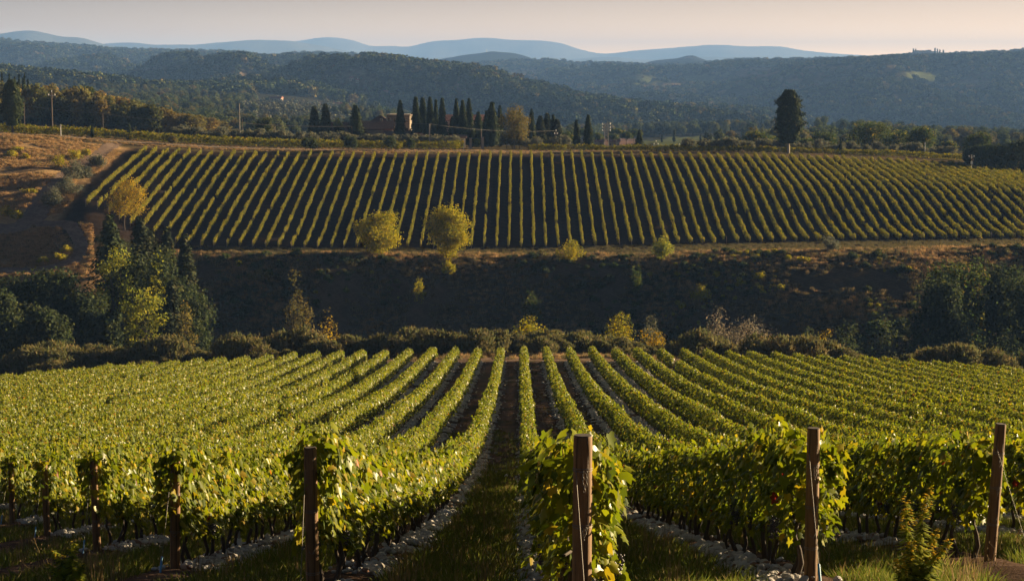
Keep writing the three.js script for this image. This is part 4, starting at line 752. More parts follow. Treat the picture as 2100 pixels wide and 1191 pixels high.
{ // dark hedge at the right end
  const hd = [[1990, 560, 302, 20], [2006, 558, 298, 24], [2024, 556, 295, 26], [2044, 555, 294, 26], [2064, 553, 293, 28], [2086, 552, 286, 30], [2108, 552, 280, 30]];
  const g = new Geo(); const o = onLand(2045, 555);
  hd.forEach(([px, D, y, w], i) => { const [p, h] = rise(px, D, y), ww = w * D / FOC * 1.5; foliage({ seed: 70 + i, lobes: [[p.x - o.x, p.y - o.y + h * 0.45, p.z - o.z, ww / 2, h * 0.55, ww / 2.2]], clumps: 360, per: 8, size: 0.4, spread: 0.3, pal: PAL.dark, shell: 0.75, g }); });
  const h = thing('hedge', 'tall dark hedge at the right end of the far vineyard', 'hedge', null, o); part('foliage', g.done(), M.leaf, h);
  single('palm_like_tree', 'spiky dark tree over the hedge at the right edge', 'tree', 2096, 556, 278, 30, 'cone', PAL.dark, { clumps: 160, size: 0.4, outline: NARROW });
}
// ---------------------------------------------------------------- woods on the hills
function hit(px, py) { // where the line of sight at a picture point meets the hills
  const s = slopeOf(py);
  for (let D = 600; D < 7000; D *= 1.004) { const x = (px - 1066) * D / FOC; if (groundY(x, D) >= EYE + s * D) return V(x, groundY(x, D), -D); }
  return V((px - 1066) * 5950 / FOC, groundY((px - 1066) * 5950 / FOC, 5950), -5950);
}
{
  const WOOD = palette([5, 0.068, 0.090, 0.032], [3, 0.10, 0.115, 0.036], [1.0, 0.14, 0.125, 0.038], [0.4, 0.19, 0.15, 0.045], [2, 0.035, 0.045, 0.018]);
  const plain = palette([1, 0.8, 0.8, 0.8], [1, 1, 1, 1], [0.6, 1.25, 1.2, 1.1]);
  const crowns = [1, 2, 3, 4, 5].map((s) => foliage({ seed: s + 800, lobes: scaled(s === 5 ? SHAPES.cone : s % 2 ? SHAPES.oak : SHAPES.round, 9, s === 5 ? 6 : 9), clumps: 85, per: 3, size: 1.7, spread: 0.75, pal: plain, shell: 0.7, up: 0.3 }).done());
  const nearCrowns = [1, 2, 3, 4].map((s) => { const lobes = scaled(s % 2 ? SHAPES.tall : SHAPES.oak, 11, s % 2 ? 6 : 7.5), g = foliage({ seed: s + 840, lobes, clumps: 210, per: 7, size: 0.7, spread: 0.55, pal: plain, shell: 0.5 }); limb(g, [[0, -0.5, 0], [0.1, 5, 0], [0, 9, 0.1]], 0.16, 0.05, 5, [0.9, 0.8, 0.8]); return g.done(); });
  const olives = [1, 2].map((s) => foliage({ seed: s + 860, lobes: scaled(SHAPES.round, 4, 4), clumps: 36, per: 4, size: 0.9, spread: 0.4, pal: plain }).done());
  const L = crowns.map(() => [[], []]), N = nearCrowns.map(() => [[], []]), O = olives.map(() => [[], []]), R = rng(4242), c = () => tint(R, WOOD, 0.25), OL = palette([1, 0.15, 0.15, 0.095], [1, 0.11, 0.115, 0.07]);
  for (let D = 615; D < 6150;) {
    const s = D < 800 ? 5.0 : 5.4 + D / 560, half = D * 1130 / FOC;
    for (let x0 = -half + R() * s; x0 < half; x0 += s) {
      const x = x0 + (R() - 0.5) * s * 0.8, d = D + (R() - 0.5) * s * 0.9, y = groundY(x, d), px = 1066 + FOC * x / d;
      const py = project(x, y, -d)[1], cl = d > 800 ? clearing(px, py) : null;
      if (cl === 'grove') { if (R() < 0.75 && shown(x, y + 4, d)) { const k = R() < 0.5 ? 0 : 1; O[k][0].push(place(V(x, y, -d), R() * 6, 0.8 + R() * 0.5)); O[k][1].push(rgb(...tint(R, OL, 0.2))); } continue; }
      if (cl && cl !== 'none' && R() < 0.93) continue;
      if (d < 830) { // the wood above the left end of the road, and thin cover behind the plateau
        const left = smooth(440, 330, px + (d - 620) * 0.3);
        if (px > 460 ? true : R() > left * 0.95 + (d > 660 ? 0.35 : 0)) continue;
        const hgt = (0.85 + R() * 0.4) * mix(1, 0.6, smooth(150, 420, px)), k = Math.floor(R() * 4), q = tint(R, palette([3, 0.20, 0.155, 0.04], [3, 0.15, 0.14, 0.035], [2, 0.10, 0.11, 0.03], [1, 0.26, 0.18, 0.045]), 0.22);
        N[k][0].push(place(V(x, y, -d), R() * 6, 0.8 + R() * 0.35, hgt)); N[k][1].push(rgb(...q)); continue;
      }
      if (d < 2100 && px > 520 && fbm(x / 55 + 3, d / 130, 3) < (d < 1300 ? 0.24 : 0.06) + 0.1 * smooth(900, 520, px)) continue;
      if (!shown(x, y + 9, d)) continue;
      if (d < 1900) { const k = Math.floor(R() * 4), sc = 0.5 + 0.5 * R(); N[k][0].push(place(V(x, y - 0.4, -d), R() * 6, sc * 1.15, sc)); N[k][1].push(rgb(...c())); continue; }
      const k = R() < 0.12 ? 4 : Math.floor(R() * 4), sc = 0.5 + 0.95 * Math.pow(R(), 1.6);
      L[k][0].push(place(V(x, y - 0.6, -d), R() * 6, sc * (1.1 + D / 12000), sc * 1.1)); L[k][1].push(rgb(...c()));
    }
    D += s * 1.05;
  }
  const w = new THREE.Group(); w.name = 'hill_forest'; scene.add(w); tag(w, 'mixed woods covering the far hills', 'forest', null, 'stuff');
  L.forEach(([m, q], k) => m.length && copies('trees', crowns[k], M.forest, m, w, q));
  const n = new THREE.Group(); n.name = 'woodland'; scene.add(n); tag(n, 'brown-green wood behind the left end of the road', 'forest', null, 'stuff');
  N.forEach(([m, q], k) => m.length && copies('trees', nearCrowns[k], M.leaf, m, n, q));
  const o = new THREE.Group(); o.name = 'olive_grove'; scene.add(o); tag(o, 'dotted olive groves on the hillside behind the farm', 'olive grove', null, 'stuff');
  O.forEach(([m, q], k) => m.length && copies('trees', olives[k], M.forest, m, o, q));
}
// umbrella pines beyond the plateau
[[1150, 850, 268, 28], [1173, 880, 266, 30], [1196, 860, 263, 34], [1224, 850, 273, 28], [1256, 860, 274, 26], [1264, 890, 263, 36], [1284, 850, 271, 26], [1300, 880, 265, 34]].forEach(([px, D, y, w], i) => { const [p, h] = rise(px, D, y); tree('umbrella_pine', 'umbrella pine beyond the pylon, ' + ordinal(i + 1) + ' of eight from the left', 'pine', 'umbrella pines beyond the pylon', p, pineGeo(60 + i, h, w * D / FOC)); });
{ const [p, h] = rise(180, 640, 176); tree('umbrella_pine', 'dark umbrella pine rising out of the left wood', 'pine', null, p, pineGeo(99, h, 40 * 640 / FOC)); }
[[1512, 276], [1530, 275], [1650, 268], [1663, 267], [1672, 266], [1683, 265], [1703, 262], [1711, 265], [1719, 264], [1740, 266]].forEach(([px, y], i) => cypress('tiny distant cypress along the lane behind the plateau, ' + ordinal(i + 1) + ' from the left', 'cypresses along the far lane', px, 1080, y, 4, { n: 220, size: 0.7 }));
[[1382, 268, 5], [1446, 272, 5], [1497, 262, 4], [1357, 277, 3], [1436, 278, 3]].forEach(([px, y, w], i) => cypress('distant cypress at the edge of the pale green field, ' + ordinal(i + 1) + ' of five', 'cypresses by the pale field', px, 1060, y, w, { n: 240, size: 0.7 }));

// ---------------------------------------------------------------- buildings
const tileMap = dataTexture(64, 64, (x, y) => { const r = Math.sin(x * 2 * Math.PI * 8) * 0.18, j = perNoise(x, y, 16, 3) * 0.35, k = (y * 10) % 1 < 0.12 ? -0.18 : 0; return 0.6 + r + j + k; });
const stuccoMap = dataTexture(128, 128, (x, y) => 0.62 + 0.55 * (perFbm(x, y, 6, 51, 5) - 0.5) + 0.1);
const B = {
  stone: mat({ name: 'farm stone', color: rgb(0.36, 0.29, 0.22), map: stuccoMap }), pink: mat({ name: 'pink plaster', color: rgb(0.52, 0.36, 0.27), map: stuccoMap }), pale: mat({ name: 'pale plaster', color: rgb(0.62, 0.54, 0.44), map: stuccoMap }), white: mat({ name: 'white plaster', color: rgb(0.78, 0.76, 0.72), map: stuccoMap }),
  tile: mat({ name: 'roof tile', color: rgb(0.20, 0.105, 0.075), map: tileMap }), redTile: mat({ name: 'red roof tile', color: rgb(0.32, 0.12, 0.08), map: tileMap }),
  glass: mat({ name: 'window glass', color: rgb(0.02, 0.025, 0.03), roughness: 0.15 }), frame: mat({ name: 'window frame', color: rgb(0.34, 0.27, 0.2) }), brick: mat({ name: 'pillar stone', color: rgb(0.40, 0.32, 0.26), map: stuccoMap }), shutter: mat({ name: 'door wood', color: rgb(0.12, 0.08, 0.05) }),
};
function boxAt(w, h, d, x, y, z) { const g = new THREE.BoxGeometry(w, h, d); g.translate(x, y, z); const p = g.attributes.position, n = g.attributes.normal, uv = g.attributes.uv; for (let i = 0; i < p.count; i++) { const ax = Math.abs(n.getX(i)), ay = Math.abs(n.getY(i)); uv.setXY(i, (ax > 0.5 ? p.getZ(i) : p.getX(i)) / 4, (ay > 0.5 ? p.getZ(i) : p.getY(i)) / 4); } return g; }
// gabled ('x': ridge along x, 'z': ridge towards us) or hipped roof with eaves, as a solid slab
function roofGeo(w, d, rise0, kind, eave = 0.45, thick = 0.22) {
  const W = w / 2 + eave, D = d / 2 + eave, g = new THREE.BufferGeometry(), hip = kind === 'hip' ? Math.min(W, D) * 0.95 : 0;
  let top;
  if (kind === 'z') top = [[-W, 0, -D], [W, 0, -D], [W, 0, D], [-W, 0, D], [0, rise0, -D], [0, rise0, D]]; else top = [[-W, 0, -D], [W, 0, -D], [W, 0, D], [-W, 0, D], [-W + hip, rise0, 0], [W - hip, rise0, 0]];
  const P = [], U = [], quad = (...ids) => { const t = ids.length === 4 ? [[0, 1, 2], [0, 2, 3]] : [[0, 1, 2]]; for (const f of t) for (const k of f) { const v = ids[k]; P.push(...v); U.push(v[0] / 2, (v[2] + v[1]) / 2); } };
  const T = top, U2 = T.map(([x, y, z]) => [x, y - thick, z]);
  const faces = kind === 'z' ? [[3, 5, 4, 0], [2, 1, 4, 5], [3, 2, 5], [1, 0, 4]] : [[3, 2, 5, 4], [1, 0, 4, 5], [0, 3, 4], [2, 1, 5]];
  for (const f of faces) quad(...f.map((k) => T[k]));
  quad(U2[0], U2[1], U2[2], U2[3]);
  for (let k = 0; k < 4; k++) { const a = k, b = (k + 1) % 4; quad(U2[b], U2[a], T[a], T[b]); }
  g.setAttribute('position', new THREE.Float32BufferAttribute(P, 3)); g.setAttribute('uv', new THREE.Float32BufferAttribute(U, 2)); g.computeVertexNormals(); return g;
}
function house({ name = 'house', label, pos, w, d, h, rise0 = 1.4, roof = 'x', wall = B.pale, tiles = B.tile, turn = 0, wins = 3, floors = 2, door = true, chimney = 1, group }) {
  const o = thing(name, label, 'building', group, pos); o.rotation.y = turn;
  part('wall', boxAt(w, h + 1.5, d, 0, h / 2 - 0.75, 0), wall, o);
  if (roof === 'flat') { part('roof', boxAt(w + 0.5, 0.3, d + 0.5, 0, h + 0.15, 0), tiles, o); } else {
    const rm = part('roof', roofGeo(w, d, rise0, roof), tiles, o); rm.position.y = h + 0.22;
    if (roof === 'z') { const s = new THREE.Shape([new THREE.Vector2(-w / 2, 0), new THREE.Vector2(w / 2, 0), new THREE.Vector2(0, rise0 * 0.93)]), gg = new THREE.ExtrudeGeometry(s, { depth: d - 0.02, bevelEnabled: false }); gg.translate(0, h, -d / 2 + 0.01); part('gable', gg, wall, o); }
    if (roof === 'x') { const s = new THREE.Shape([new THREE.Vector2(-d / 2, 0), new THREE.Vector2(d / 2, 0), new THREE.Vector2(0, rise0 * 0.93)]), gg = new THREE.ExtrudeGeometry(s, { depth: w - 0.02, bevelEnabled: false }); gg.translate(0, 0, -w / 2 + 0.01); gg.rotateY(Math.PI / 2); gg.translate(0, h, 0); part('gable', gg, wall, o); }
    for (let k = 0; k < chimney; k++) { const c = part('chimney', boxAt(0.7, 1.3, 0.6, (k - 0.5 * (chimney - 1)) * w * 0.5 + w * 0.12, 0.6 + rise0 * 0.7, 0), wall, rm); }
  }
  const fh = h / floors;
  for (let f = 0; f < floors; f++) for (let k = 0; k < wins; k++) {
    const x = (k + 0.5) / wins * w - w / 2; if (door && f === 0 && k === Math.floor(wins / 2)) { const dm = part('door', boxAt(1.1, 2.1, 0.12, x, 1.05, d / 2 + 0.04), B.shutter, o); continue; }
    const y = fh * f + fh * 0.55, wn = part('window', boxAt(1.0, 1.3, 0.10, x, y, d / 2 + 0.03), B.frame, o); part('pane', boxAt(0.76, 1.06, 0.04, x, y, d / 2 + 0.09), B.glass, wn); part('sill', boxAt(1.15, 0.1, 0.2, x, y - 0.7, d / 2 + 0.1), B.frame, wn);
  }
  for (let f = 0; f < floors; f++) { const y = fh * f + fh * 0.55, wn = part('window', boxAt(0.10, 1.2, 0.9, w / 2 + 0.03, y, 0), B.frame, o); part('pane', boxAt(0.04, 1.0, 0.7, w / 2 + 0.09, y, 0), B.glass, wn); }
  return o;
}
const farmAt = (px, D, w) => { const p = onLand(px, D); return [p, w * D / FOC]; };
{
  const G = 'farm buildings among the cypresses';
  const spec = (px0, px1, D, wallTop, extra) => { const px = (px0 + px1) / 2, p = onLand(px, D), h = at(px, wallTop, D).y - p.y; return { pos: p, w: (px1 - px0) * D / FOC, h, group: G, ...extra }; };
  house(spec(798, 846, 575, 236, { name: 'farmhouse', label: 'tall stone farmhouse block with a flat top behind the slender cypress', d: 8, roof: 'flat', wall: B.stone, tiles: B.stone, floors: 3, wins: 4, turn: -0.12 }));
  house(spec(764, 797, 578, 250, { name: 'farmhouse', label: 'hip-roofed wing joined to the left of the stone block', d: 7, roof: 'hip', rise0: 1.7, wall: B.stone, floors: 2, wins: 3, chimney: 0 }));
  house(spec(742, 806, 566, 265, { name: 'farm_barn', label: 'long dark-roofed barn in front of the hip-roofed wing', d: 9, roof: 'x', rise0: 2.1, wall: B.stone, floors: 1, wins: 5, chimney: 1, turn: 0.05 }));
  house(spec(678, 722, 572, 266, { name: 'farm_barn', label: 'low dark-roofed barn left of the stout cypress', d: 8, roof: 'x', rise0: 2.0, wall: B.stone, floors: 1, wins: 4, chimney: 0 }));
  house(spec(790, 842, 558, 281, { name: 'farm_shed', label: 'long low shed roof running up to the pink gable', d: 6, roof: 'x', rise0: 1.5, wall: B.stone, floors: 1, wins: 4, chimney: 1 }));
  house(spec(838, 876, 553, 286, { name: 'farm_house', label: 'small pink gabled house facing the road', d: 7, roof: 'z', rise0: 1.7, wall: B.pink, tiles: B.redTile, floors: 1, wins: 3, chimney: 0, turn: 0.3 }));
  house(spec(912, 992, 600, 247, { name: 'farmhouse', label: 'red-roofed house half hidden behind the middle cypress trio', d: 9, roof: 'x', rise0: 1.5, wall: B.pink, tiles: B.redTile, floors: 2, wins: 6, chimney: 2 }));
  house(spec(924, 954, 545, 283, { name: 'farm_shed', label: 'small grey plastered shed left of the gate pillars', d: 4, roof: 'x', rise0: 0.7, wall: B.pale, floors: 1, wins: 2, chimney: 0 }));
  for (const [px, l] of [[965, 'left stone gate pillar with a pale cap at the farm entrance'], [990, 'right stone gate pillar with a pale cap at the farm entrance']]) {
    const D = 527, [p, h] = rise(px, D, px < 970 ? 284 : 282), o = thing('gate_pillar', l, 'gate pillar', 'farm gate pillars', p);
    for (let k = 0; k < 8; k++) part('stone', boxAt(0.62 - 0.03 * (k % 2), h / 8 - 0.02, 0.62 - 0.025 * ((k + 1) % 2), 0.01 * ((k * 7) % 3 - 1), h * (k + 0.5) / 8, 0), B.brick, o);
    part('cap', boxAt(0.8, 0.14, 0.8, 0, h + 0.07, 0), M.concrete, o);
  }
  // houses scattered over the hills: [column, row, width px, wall px, wall, tiles, label]
  [[307, 112, 9, 4, B.pink, B.redTile, 'leftmost pinkish house of the hamlet under the left ridge'], [318, 113, 10, 5, B.pink, B.redTile, 'largest pinkish house of the hamlet under the left ridge'], [329, 115, 8, 3, B.pale, B.redTile, 'third house of the hamlet under the left ridge'], [344, 113, 10, 3, B.pink, B.redTile, 'fourth house of the hamlet under the left ridge'], [357, 114, 8, 3, B.pale, B.redTile, 'rightmost house of the hamlet under the left ridge'], [347, 215, 20, 6, B.white, B.redTile, 'white house with a red roof below the left wooded hill'], [512, 170, 24, 7, B.stone, B.tile, 'long stone house on the middle left hill'], [568, 209, 24, 7, B.stone, B.redTile, 'stone villa above the olive grove'], [562, 176, 8, 3, B.pink, B.redTile, 'tiny pinkish house right of the long stone one'], [792, 197, 9, 4, B.pale, B.redTile, 'small pale house on the left spur above the farm'], [805, 200, 6, 4, B.white, B.redTile, 'tiny white house right of the small pale one'], [838, 206, 5, 4, B.pink, B.redTile, 'tiny pinkish house at the foot of the spur'], [722, 171, 7, 4, B.pale, B.redTile, 'pale house in the upper olive terraces'], [734, 173, 6, 3, B.white, B.redTile, 'small white house in the upper olive terraces'], [684, 144, 7, 3, B.pink, B.redTile, 'pinkish house high above the olive terraces'], [695, 220, 12, 4, B.pale, B.redTile, 'pale hut behind the stout cypress'], [644, 112, 8, 4, B.pink, B.tile, 'house with a tower among trees on the middle skyline'], [1112, 131, 5, 3, B.pink, B.redTile, 'tiny pinkish house on the wooded knoll'], [1131, 131, 6, 4, B.pink, B.redTile, 'small pinkish house at the right of the wooded knoll'], [1240, 138, 22, 4, B.stone, B.tile, 'long villa among trees right of the knoll'], [1468, 136, 6, 4, B.pink, B.redTile, 'tiny pinkish house under the right ridge'], [1560, 146, 46, 3, B.stone, B.tile, 'long low farm building on the right hillside field'], [1789, 134, 4, 3, B.white, B.tile, 'tiny white hut on the right hillside'], [1332, 191, 9, 4, B.stone, B.tile, 'grey house on the wooded spur'], [1226, 266, 24, 7, B.pink, B.redTile, 'pinkish house among the umbrella pines'], [1258, 288, 22, 5, B.pink, B.redTile, 'low red-roofed shed under the umbrella pines']].forEach(([px, py, w, hp, wall, tiles, label]) => {
    const far = py > 255 ? onLand(px, 900) : hit(px, py), D = -far.z, k = D / FOC;
    house({ label, pos: far, w: w * k, d: Math.min(12, w * k * 0.7), h: Math.max(3, hp * k), rise0: 1.6, roof: 'x', wall, tiles, floors: 1, wins: Math.max(2, Math.round(w / 5)), chimney: 1, door: true, turn: -0.35 + 0.5 * hash2(px, py) });
  });
  // castle on the right skyline and the walled village on the middle one
  const castle = (label, px, py, D, w, hpx) => {
    const x = (px - 1066) * D / FOC, y = EYE + slopeOf(py) * D, k = D / FOC, o = thing('castle', label, 'building', null, V(x, y, -D)), W = w * k, H = hpx * k;
    part('wall', boxAt(W, H + 14, 16, 0, H / 2 - 7, 0), B.stone, o); part('tower', boxAt(W * 0.16, H * 1.35 + 14, 14, W * 0.28, H * 0.675 - 7, 1.5), B.stone, o); part('tower', boxAt(W * 0.12, H * 1.15 + 14, 14, -W * 0.36, H * 0.575 - 7, 1.5), B.stone, o);
    const r = part('roof', roofGeo(W * 0.5, 16, 2.2, 'x'), B.tile, o); r.position.set(-W * 0.04, H + 0.25, 0);
    for (let q = 0; q < 7; q++) { const n = part('window', boxAt(1.4, 2.4, 0.2, -W * 0.42 + q * W * 0.12, H * 0.6, 8.1 + (q === 5 || q === 6 ? 0.6 : 0)), B.glass, o); }
  };
  castle('grey castle with cypresses on the right skyline', 1888, 113, 5900, 42, 8); castle('walled hill village on the low middle skyline', 1414, 124, 7250, 22, 6);
  [[1912, 99], [1917, 101], [1922, 102], [1929, 103], [1868, 101], [1873, 100]].forEach(([px, y], i) => cypress('skyline cypress beside the castle, ' + ordinal(i + 1) + ' of six', 'castle cypresses', px, 5930, y, 5, { n: 160, size: 3 }));
  // glasshouse roofs
  const gh = (label, px, py, w, hp, D0) => { const p = D0 ? onLand(px, D0) : hit(px, py), k = -p.z / FOC, o = thing('glasshouse', label, 'greenhouse', null, p); part('wall', boxAt(w * k, hp * k * 0.6 + 2, 9, 0, hp * k * 0.3 - 1, 0), M.white, o); const r = part('roof', roofGeo(w * k, 9, hp * k * 0.5, 'x', 0.3, 0.1), M.white, o); r.position.y = hp * k * 0.6 + 0.12; };
  gh('long pale glasshouse on the wooded knoll', 1082, 134, 34, 3); gh('second pale glasshouse right of the long one', 1116, 134, 18, 3); gh('pale glasshouse roof behind the dark hedge', 2066, 0, 34, 16, 720);
}
// ---------------------------------------------------------------- poles, wires and small road furniture
function tube(pts, r, seg = 5, n = 24) { return new THREE.TubeGeometry(new THREE.CatmullRomCurve3(pts), n, r, seg, false); }
function pole(name, label, px, D, topY, r, material, arm = 0, group) {
  const [p, h] = rise(px, D, topY), o = thing(name, label, 'pole', group, p), g = new THREE.CylinderGeometry(r * 0.7, r, h + 0.4, 9); g.translate(0, h / 2 - 0.2, 0); part('shaft', g, material, o);
  if (arm) { part('crossarm', boxAt(arm, 0.14, 0.14, 0, h - 0.9, 0), M.metal, o); for (const q of [-0.45, 0, 0.45]) { const i = new THREE.CylinderGeometry(0.09, 0.11, 0.34, 8); i.translate(q * arm, q ? h - 0.66 : h + 0.15, 0); part('insulator', i, M.white, o); } }
  return p.clone().add(V(0, h, 0));
}
const T1 = pole('utility_pole', 'wooden utility pole with crossarm and white insulators, left', 108, 505, 188, 0.16, M.poleWood, 1.7);
const T2 = pole('utility_pole', 'tall pale concrete pole in the left centre', 492, 520, 212, 0.16, M.concrete);
pole('utility_pole', 'thin pole right against the tall pale one', 498, 522, 244, 0.08, M.poleWood);
const S0 = pole('utility_pole', 'thin wooden pole beside the left cypress', 51, 512, 210, 0.10, M.poleWood);
const S1 = pole('utility_pole', 'thin wooden pole in front of the left wood', 212, 514, 232, 0.10, M.poleWood);
const S3 = pole('utility_pole', 'short wooden pole left of the stout cypress', 722, 540, 259, 0.10, M.poleWood);
pole('utility_pole', 'short thin pole beside the low barn', 708, 542, 264, 0.08, M.poleWood);
const T3 = pole('utility_pole', 'thick white pole in front of the cypress group', 881, 519, 254, 0.2, M.concrete);
pole('utility_pole', 'brown pole just left of the right gate pillar', 987, 540, 264, 0.14, M.poleWood);
const T4 = pole('utility_pole', 'dark pole with white insulators right of the dark clump', 1140, 560, 268, 0.12, M.poleWood, 0.9);
pole('utility_pole', 'small pole with white insulators right of the brown-tinged cypress', 1345, 610, 290, 0.10, M.poleWood, 1.3);
pole('utility_pole', 'second small pole with white insulators, farther right', 1397, 610, 291, 0.10, M.poleWood, 1.3);
function wire(label, pts, sag, r = 0.02) {
  const all = []; for (let k = 0; k < pts.length - 1; k++) for (let q = 0; q < 8; q++) { const s = q / 8, p = pts[k].clone().lerp(pts[k + 1], s); p.y -= 4 * sag * s * (1 - s); all.push(p); } all.push(pts.at(-1));
  const m = part(numbered('overhead_wire'), tube(all, r, 4, all.length * 2), M.wire, scene); tag(m, label, 'wire', 'overhead wires');
}
const low = (p, d) => p.clone().add(V(0, -d, 0));
wire('upper overhead wire from the crossarm pole to the white pole', [at(-90, 190, 500), low(T1, 0.5), T2, T3], 1.1);
wire('lower sagging cable along the roadside poles', [at(-90, 214, 505), low(S0, 0.6), S1, at(360, 247, 520), low(T2, 4.9), S3], 0.35, 0.035);
wire('overhead wire above the plane tree to the insulator pole', [T3, T4], 0.8);
{ // lattice mast with insulators
  const D = 640, [p, h] = rise(1243, D, 252), o = thing('lattice_mast', 'pale lattice mast with white insulators right of the two cypresses', 'pylon', null, p), w0 = 0.75, w1 = 0.45, n = 9;
  const bar = (a, b, r) => { const d = V(...b).sub(V(...a)), g = new THREE.CylinderGeometry(r, r, d.length(), 5); g.applyQuaternion(new THREE.Quaternion().setFromUnitVectors(V(0, 1, 0), d.clone().normalize())); g.translate(...V(...a).add(d.multiplyScalar(0.5)).toArray()); return g; };
  const c = (s, k) => { const w = mix(w0, w1, s); return [[-w, h * s, -w], [w, h * s, -w], [w, h * s, w], [-w, h * s, w]][k]; };
  for (let k = 0; k < 4; k++) part('leg', bar(c(0, k), c(1, k), 0.07), M.concrete, o);
  for (let q = 0; q < n; q++) for (let k = 0; k < 4; k++) part('brace', bar(c(q / n, k), c((q + 1) / n, (k + 1) % 4), 0.04), M.concrete, o);
  for (const s of [0.68, 0.80, 0.93]) { part('crossarm', boxAt(2.6, 0.14, 0.14, 0, h * s, 0.5), M.concrete, o); for (const x of [-1.2, 1.2]) { const i = new THREE.CylinderGeometry(0.12, 0.16, 0.5, 8); i.translate(x, h * s + 0.3, 0.5); part('insulator', i, M.white, o); } }
}
{ // weather station at the right end of the rows
  const D = 536, [p, h] = rise(1992, D, 317), o = thing('weather_station', 'weather station on a mast with white boxes by the right hedge', 'weather station', null, p);
  const g = new THREE.CylinderGeometry(0.05, 0.07, h, 8); g.translate(0, h / 2, 0); part('mast', g, M.metal, o);
  part('crossarm', boxAt(1.5, 0.08, 0.08, 0, h * 0.86, 0), M.metal, o); for (const x of [-0.65, 0.65]) part('sensor', boxAt(0.3, 0.34, 0.3, x, h * 0.92, 0), M.white, o);
  part('logger_box', boxAt(0.55, 0.6, 0.32, 0, h * 0.55, 0.15), M.white, o); const s = part('solar_panel', boxAt(0.7, 0.5, 0.05, 0.2, h * 0.72, 0.2), B.glass, o);
}
for (const [px, D, y, l, hgt] of [[125, 486, 256, 'short white marker post beside the left road', 0], [1896, 575, 292, 'white sign post in front of the right oaks', 0]]) { const [p, h] = rise(px, D, y), o = thing('marker_post', l, 'post', null, p), g = new THREE.CylinderGeometry(0.07, 0.08, h, 8); g.translate(0, h / 2, 0); part('shaft', g, M.white, o); part('plate', boxAt(0.34, 0.5, 0.06, 0, h - 0.2, 0.08), M.white, o); }
{ const [p, h] = rise(951, 522, 288), o = thing('road_lamp', 'small blue-topped lamp by the farm gate', 'lamp post', null, p), g = new THREE.CylinderGeometry(0.05, 0.06, h, 8); g.translate(0, h / 2, 0); part('shaft', g, M.metal, o); part('head', boxAt(0.34, 0.2, 0.34, 0, h + 0.05, 0), M.sleeve, o); }
{ const p = V(...at(998, 109, 7850).toArray()), o = thing('radio_mast', 'thin radio mast on the distant rounded hill', 'mast', null, p); const g = new THREE.CylinderGeometry(0.8, 1.2, 30, 6); g.translate(0, 1, 0); part('shaft', g, M.metal, o); }
// ---------------------------------------------------------------- foreground: posts, wires, stones, grass, weeds
const postTops = {};
function trellisPost(k, label, { lean = 0, tip = 0, h = 1.62, r = 0.066, wraps = [0.22, 0.62], chain = true, guy = 1, sleeve = true, guySide = -0.03 } = {}) {
  const D = STARTS[k] - 0.28, p = ground(rowX(k), D), o = thing('trellis_post', label, 'post', 'wooden end posts of the near rows', p), R = rng(5000 + k);
  o.rotation.set(tip, 0, -lean);
  const pts = []; for (let q = 0; q <= 22; q++) { const s = q / 22; pts.push(new THREE.Vector2(r * (1.04 - 0.08 * s) * (1 + 0.02 * noise2(q * 0.9, k + 4)), -0.3 + (h + 0.3) * s)); }
  pts.push(new THREE.Vector2(r * 0.90, h + 0.006));
  const body = new THREE.LatheGeometry(pts, 26), P = body.attributes.position, U = body.attributes.uv;
  for (let i = 0; i < P.count; i++) { const a = Math.atan2(P.getZ(i), P.getX(i)), f = 1 + 0.018 * noise2(Math.cos(a) * 3 + k, Math.sin(a) * 3 + P.getY(i) * 0.7); P.setX(i, P.getX(i) * f); P.setZ(i, P.getZ(i) * f); U.setXY(i, U.getX(i) * 0.8, P.getY(i) / 1.4); }
  body.computeVertexNormals(); part('shaft', body, M.post, o);
  const cap = new THREE.CylinderGeometry(r * 0.885, r * 0.93, 0.02, 24); cap.translate(0, h + 0.004, 0); part('end_grain', cap, M.postTop, o);
  for (const w of wraps) for (let t = 0; t < 2; t++) { const g = new THREE.TorusGeometry(r * (1.03 - 0.05 * (1 - w / h)), 0.0035, 6, 30); g.rotateX(Math.PI / 2 + 0.05 * (t ? 1 : -1)); g.translate(0, h - w - t * 0.012, 0); part('wire_loop', g, M.wire, o); }
  if (chain) for (const [w, n] of [[wraps[0], 7], [wraps[1], 4]]) for (let q = 0; q < n; q++) for (const dx of q < n - 2 ? [-0.012, 0.013] : [0]) { const g = new THREE.TorusGeometry(0.011, 0.0028, 5, 12); g.scale(0.62, 1.25, 1); if (q % 2) g.rotateY(Math.PI / 2.4); g.translate(dx + 0.012, h - w - 0.02 - q * 0.021, r + 0.006); part('chain_link', g, M.wire, o); }
  if (guy) { // stay wire to an anchor on the camera's side, with a blue sleeve at its foot
    const foot = V(guySide - lean * 0.2, -0.02, 1.15), top = V(-r * 0.72, h * 0.86, r * 0.75), dir = top.clone().sub(foot), line = part('stay_wire', tube([top, top.clone().lerp(foot, 0.5), foot], 0.0028, 5, 6), M.wire, o);
    if (sleeve) part('blue_sleeve', tube([foot, foot.clone().addScaledVector(dir, 0.17), foot.clone().addScaledVector(dir, 0.34)], 0.014, 8, 6), M.sleeve, o);
    part('stay_loop', tube([V(-r, h * 0.42, r * 0.3), V(0, h * 0.34, r * 1.1), V(r, h * 0.43, r * 0.3)], 0.003, 5, 10), M.wire, o);
  }
  return o;
}
trellisPost(0, 'nearest wooden post with wire loops and hanging chain, in front of the centre row', { lean: 0.004, guySide: 0.05, sleeve: false, r: 0.068 });
trellisPost(-1, 'dark wooden post at the end of the first row left of the nearest post', { lean: -0.01, chain: false, sleeve: false, h: 1.6, wraps: [0.62, 1.25] });
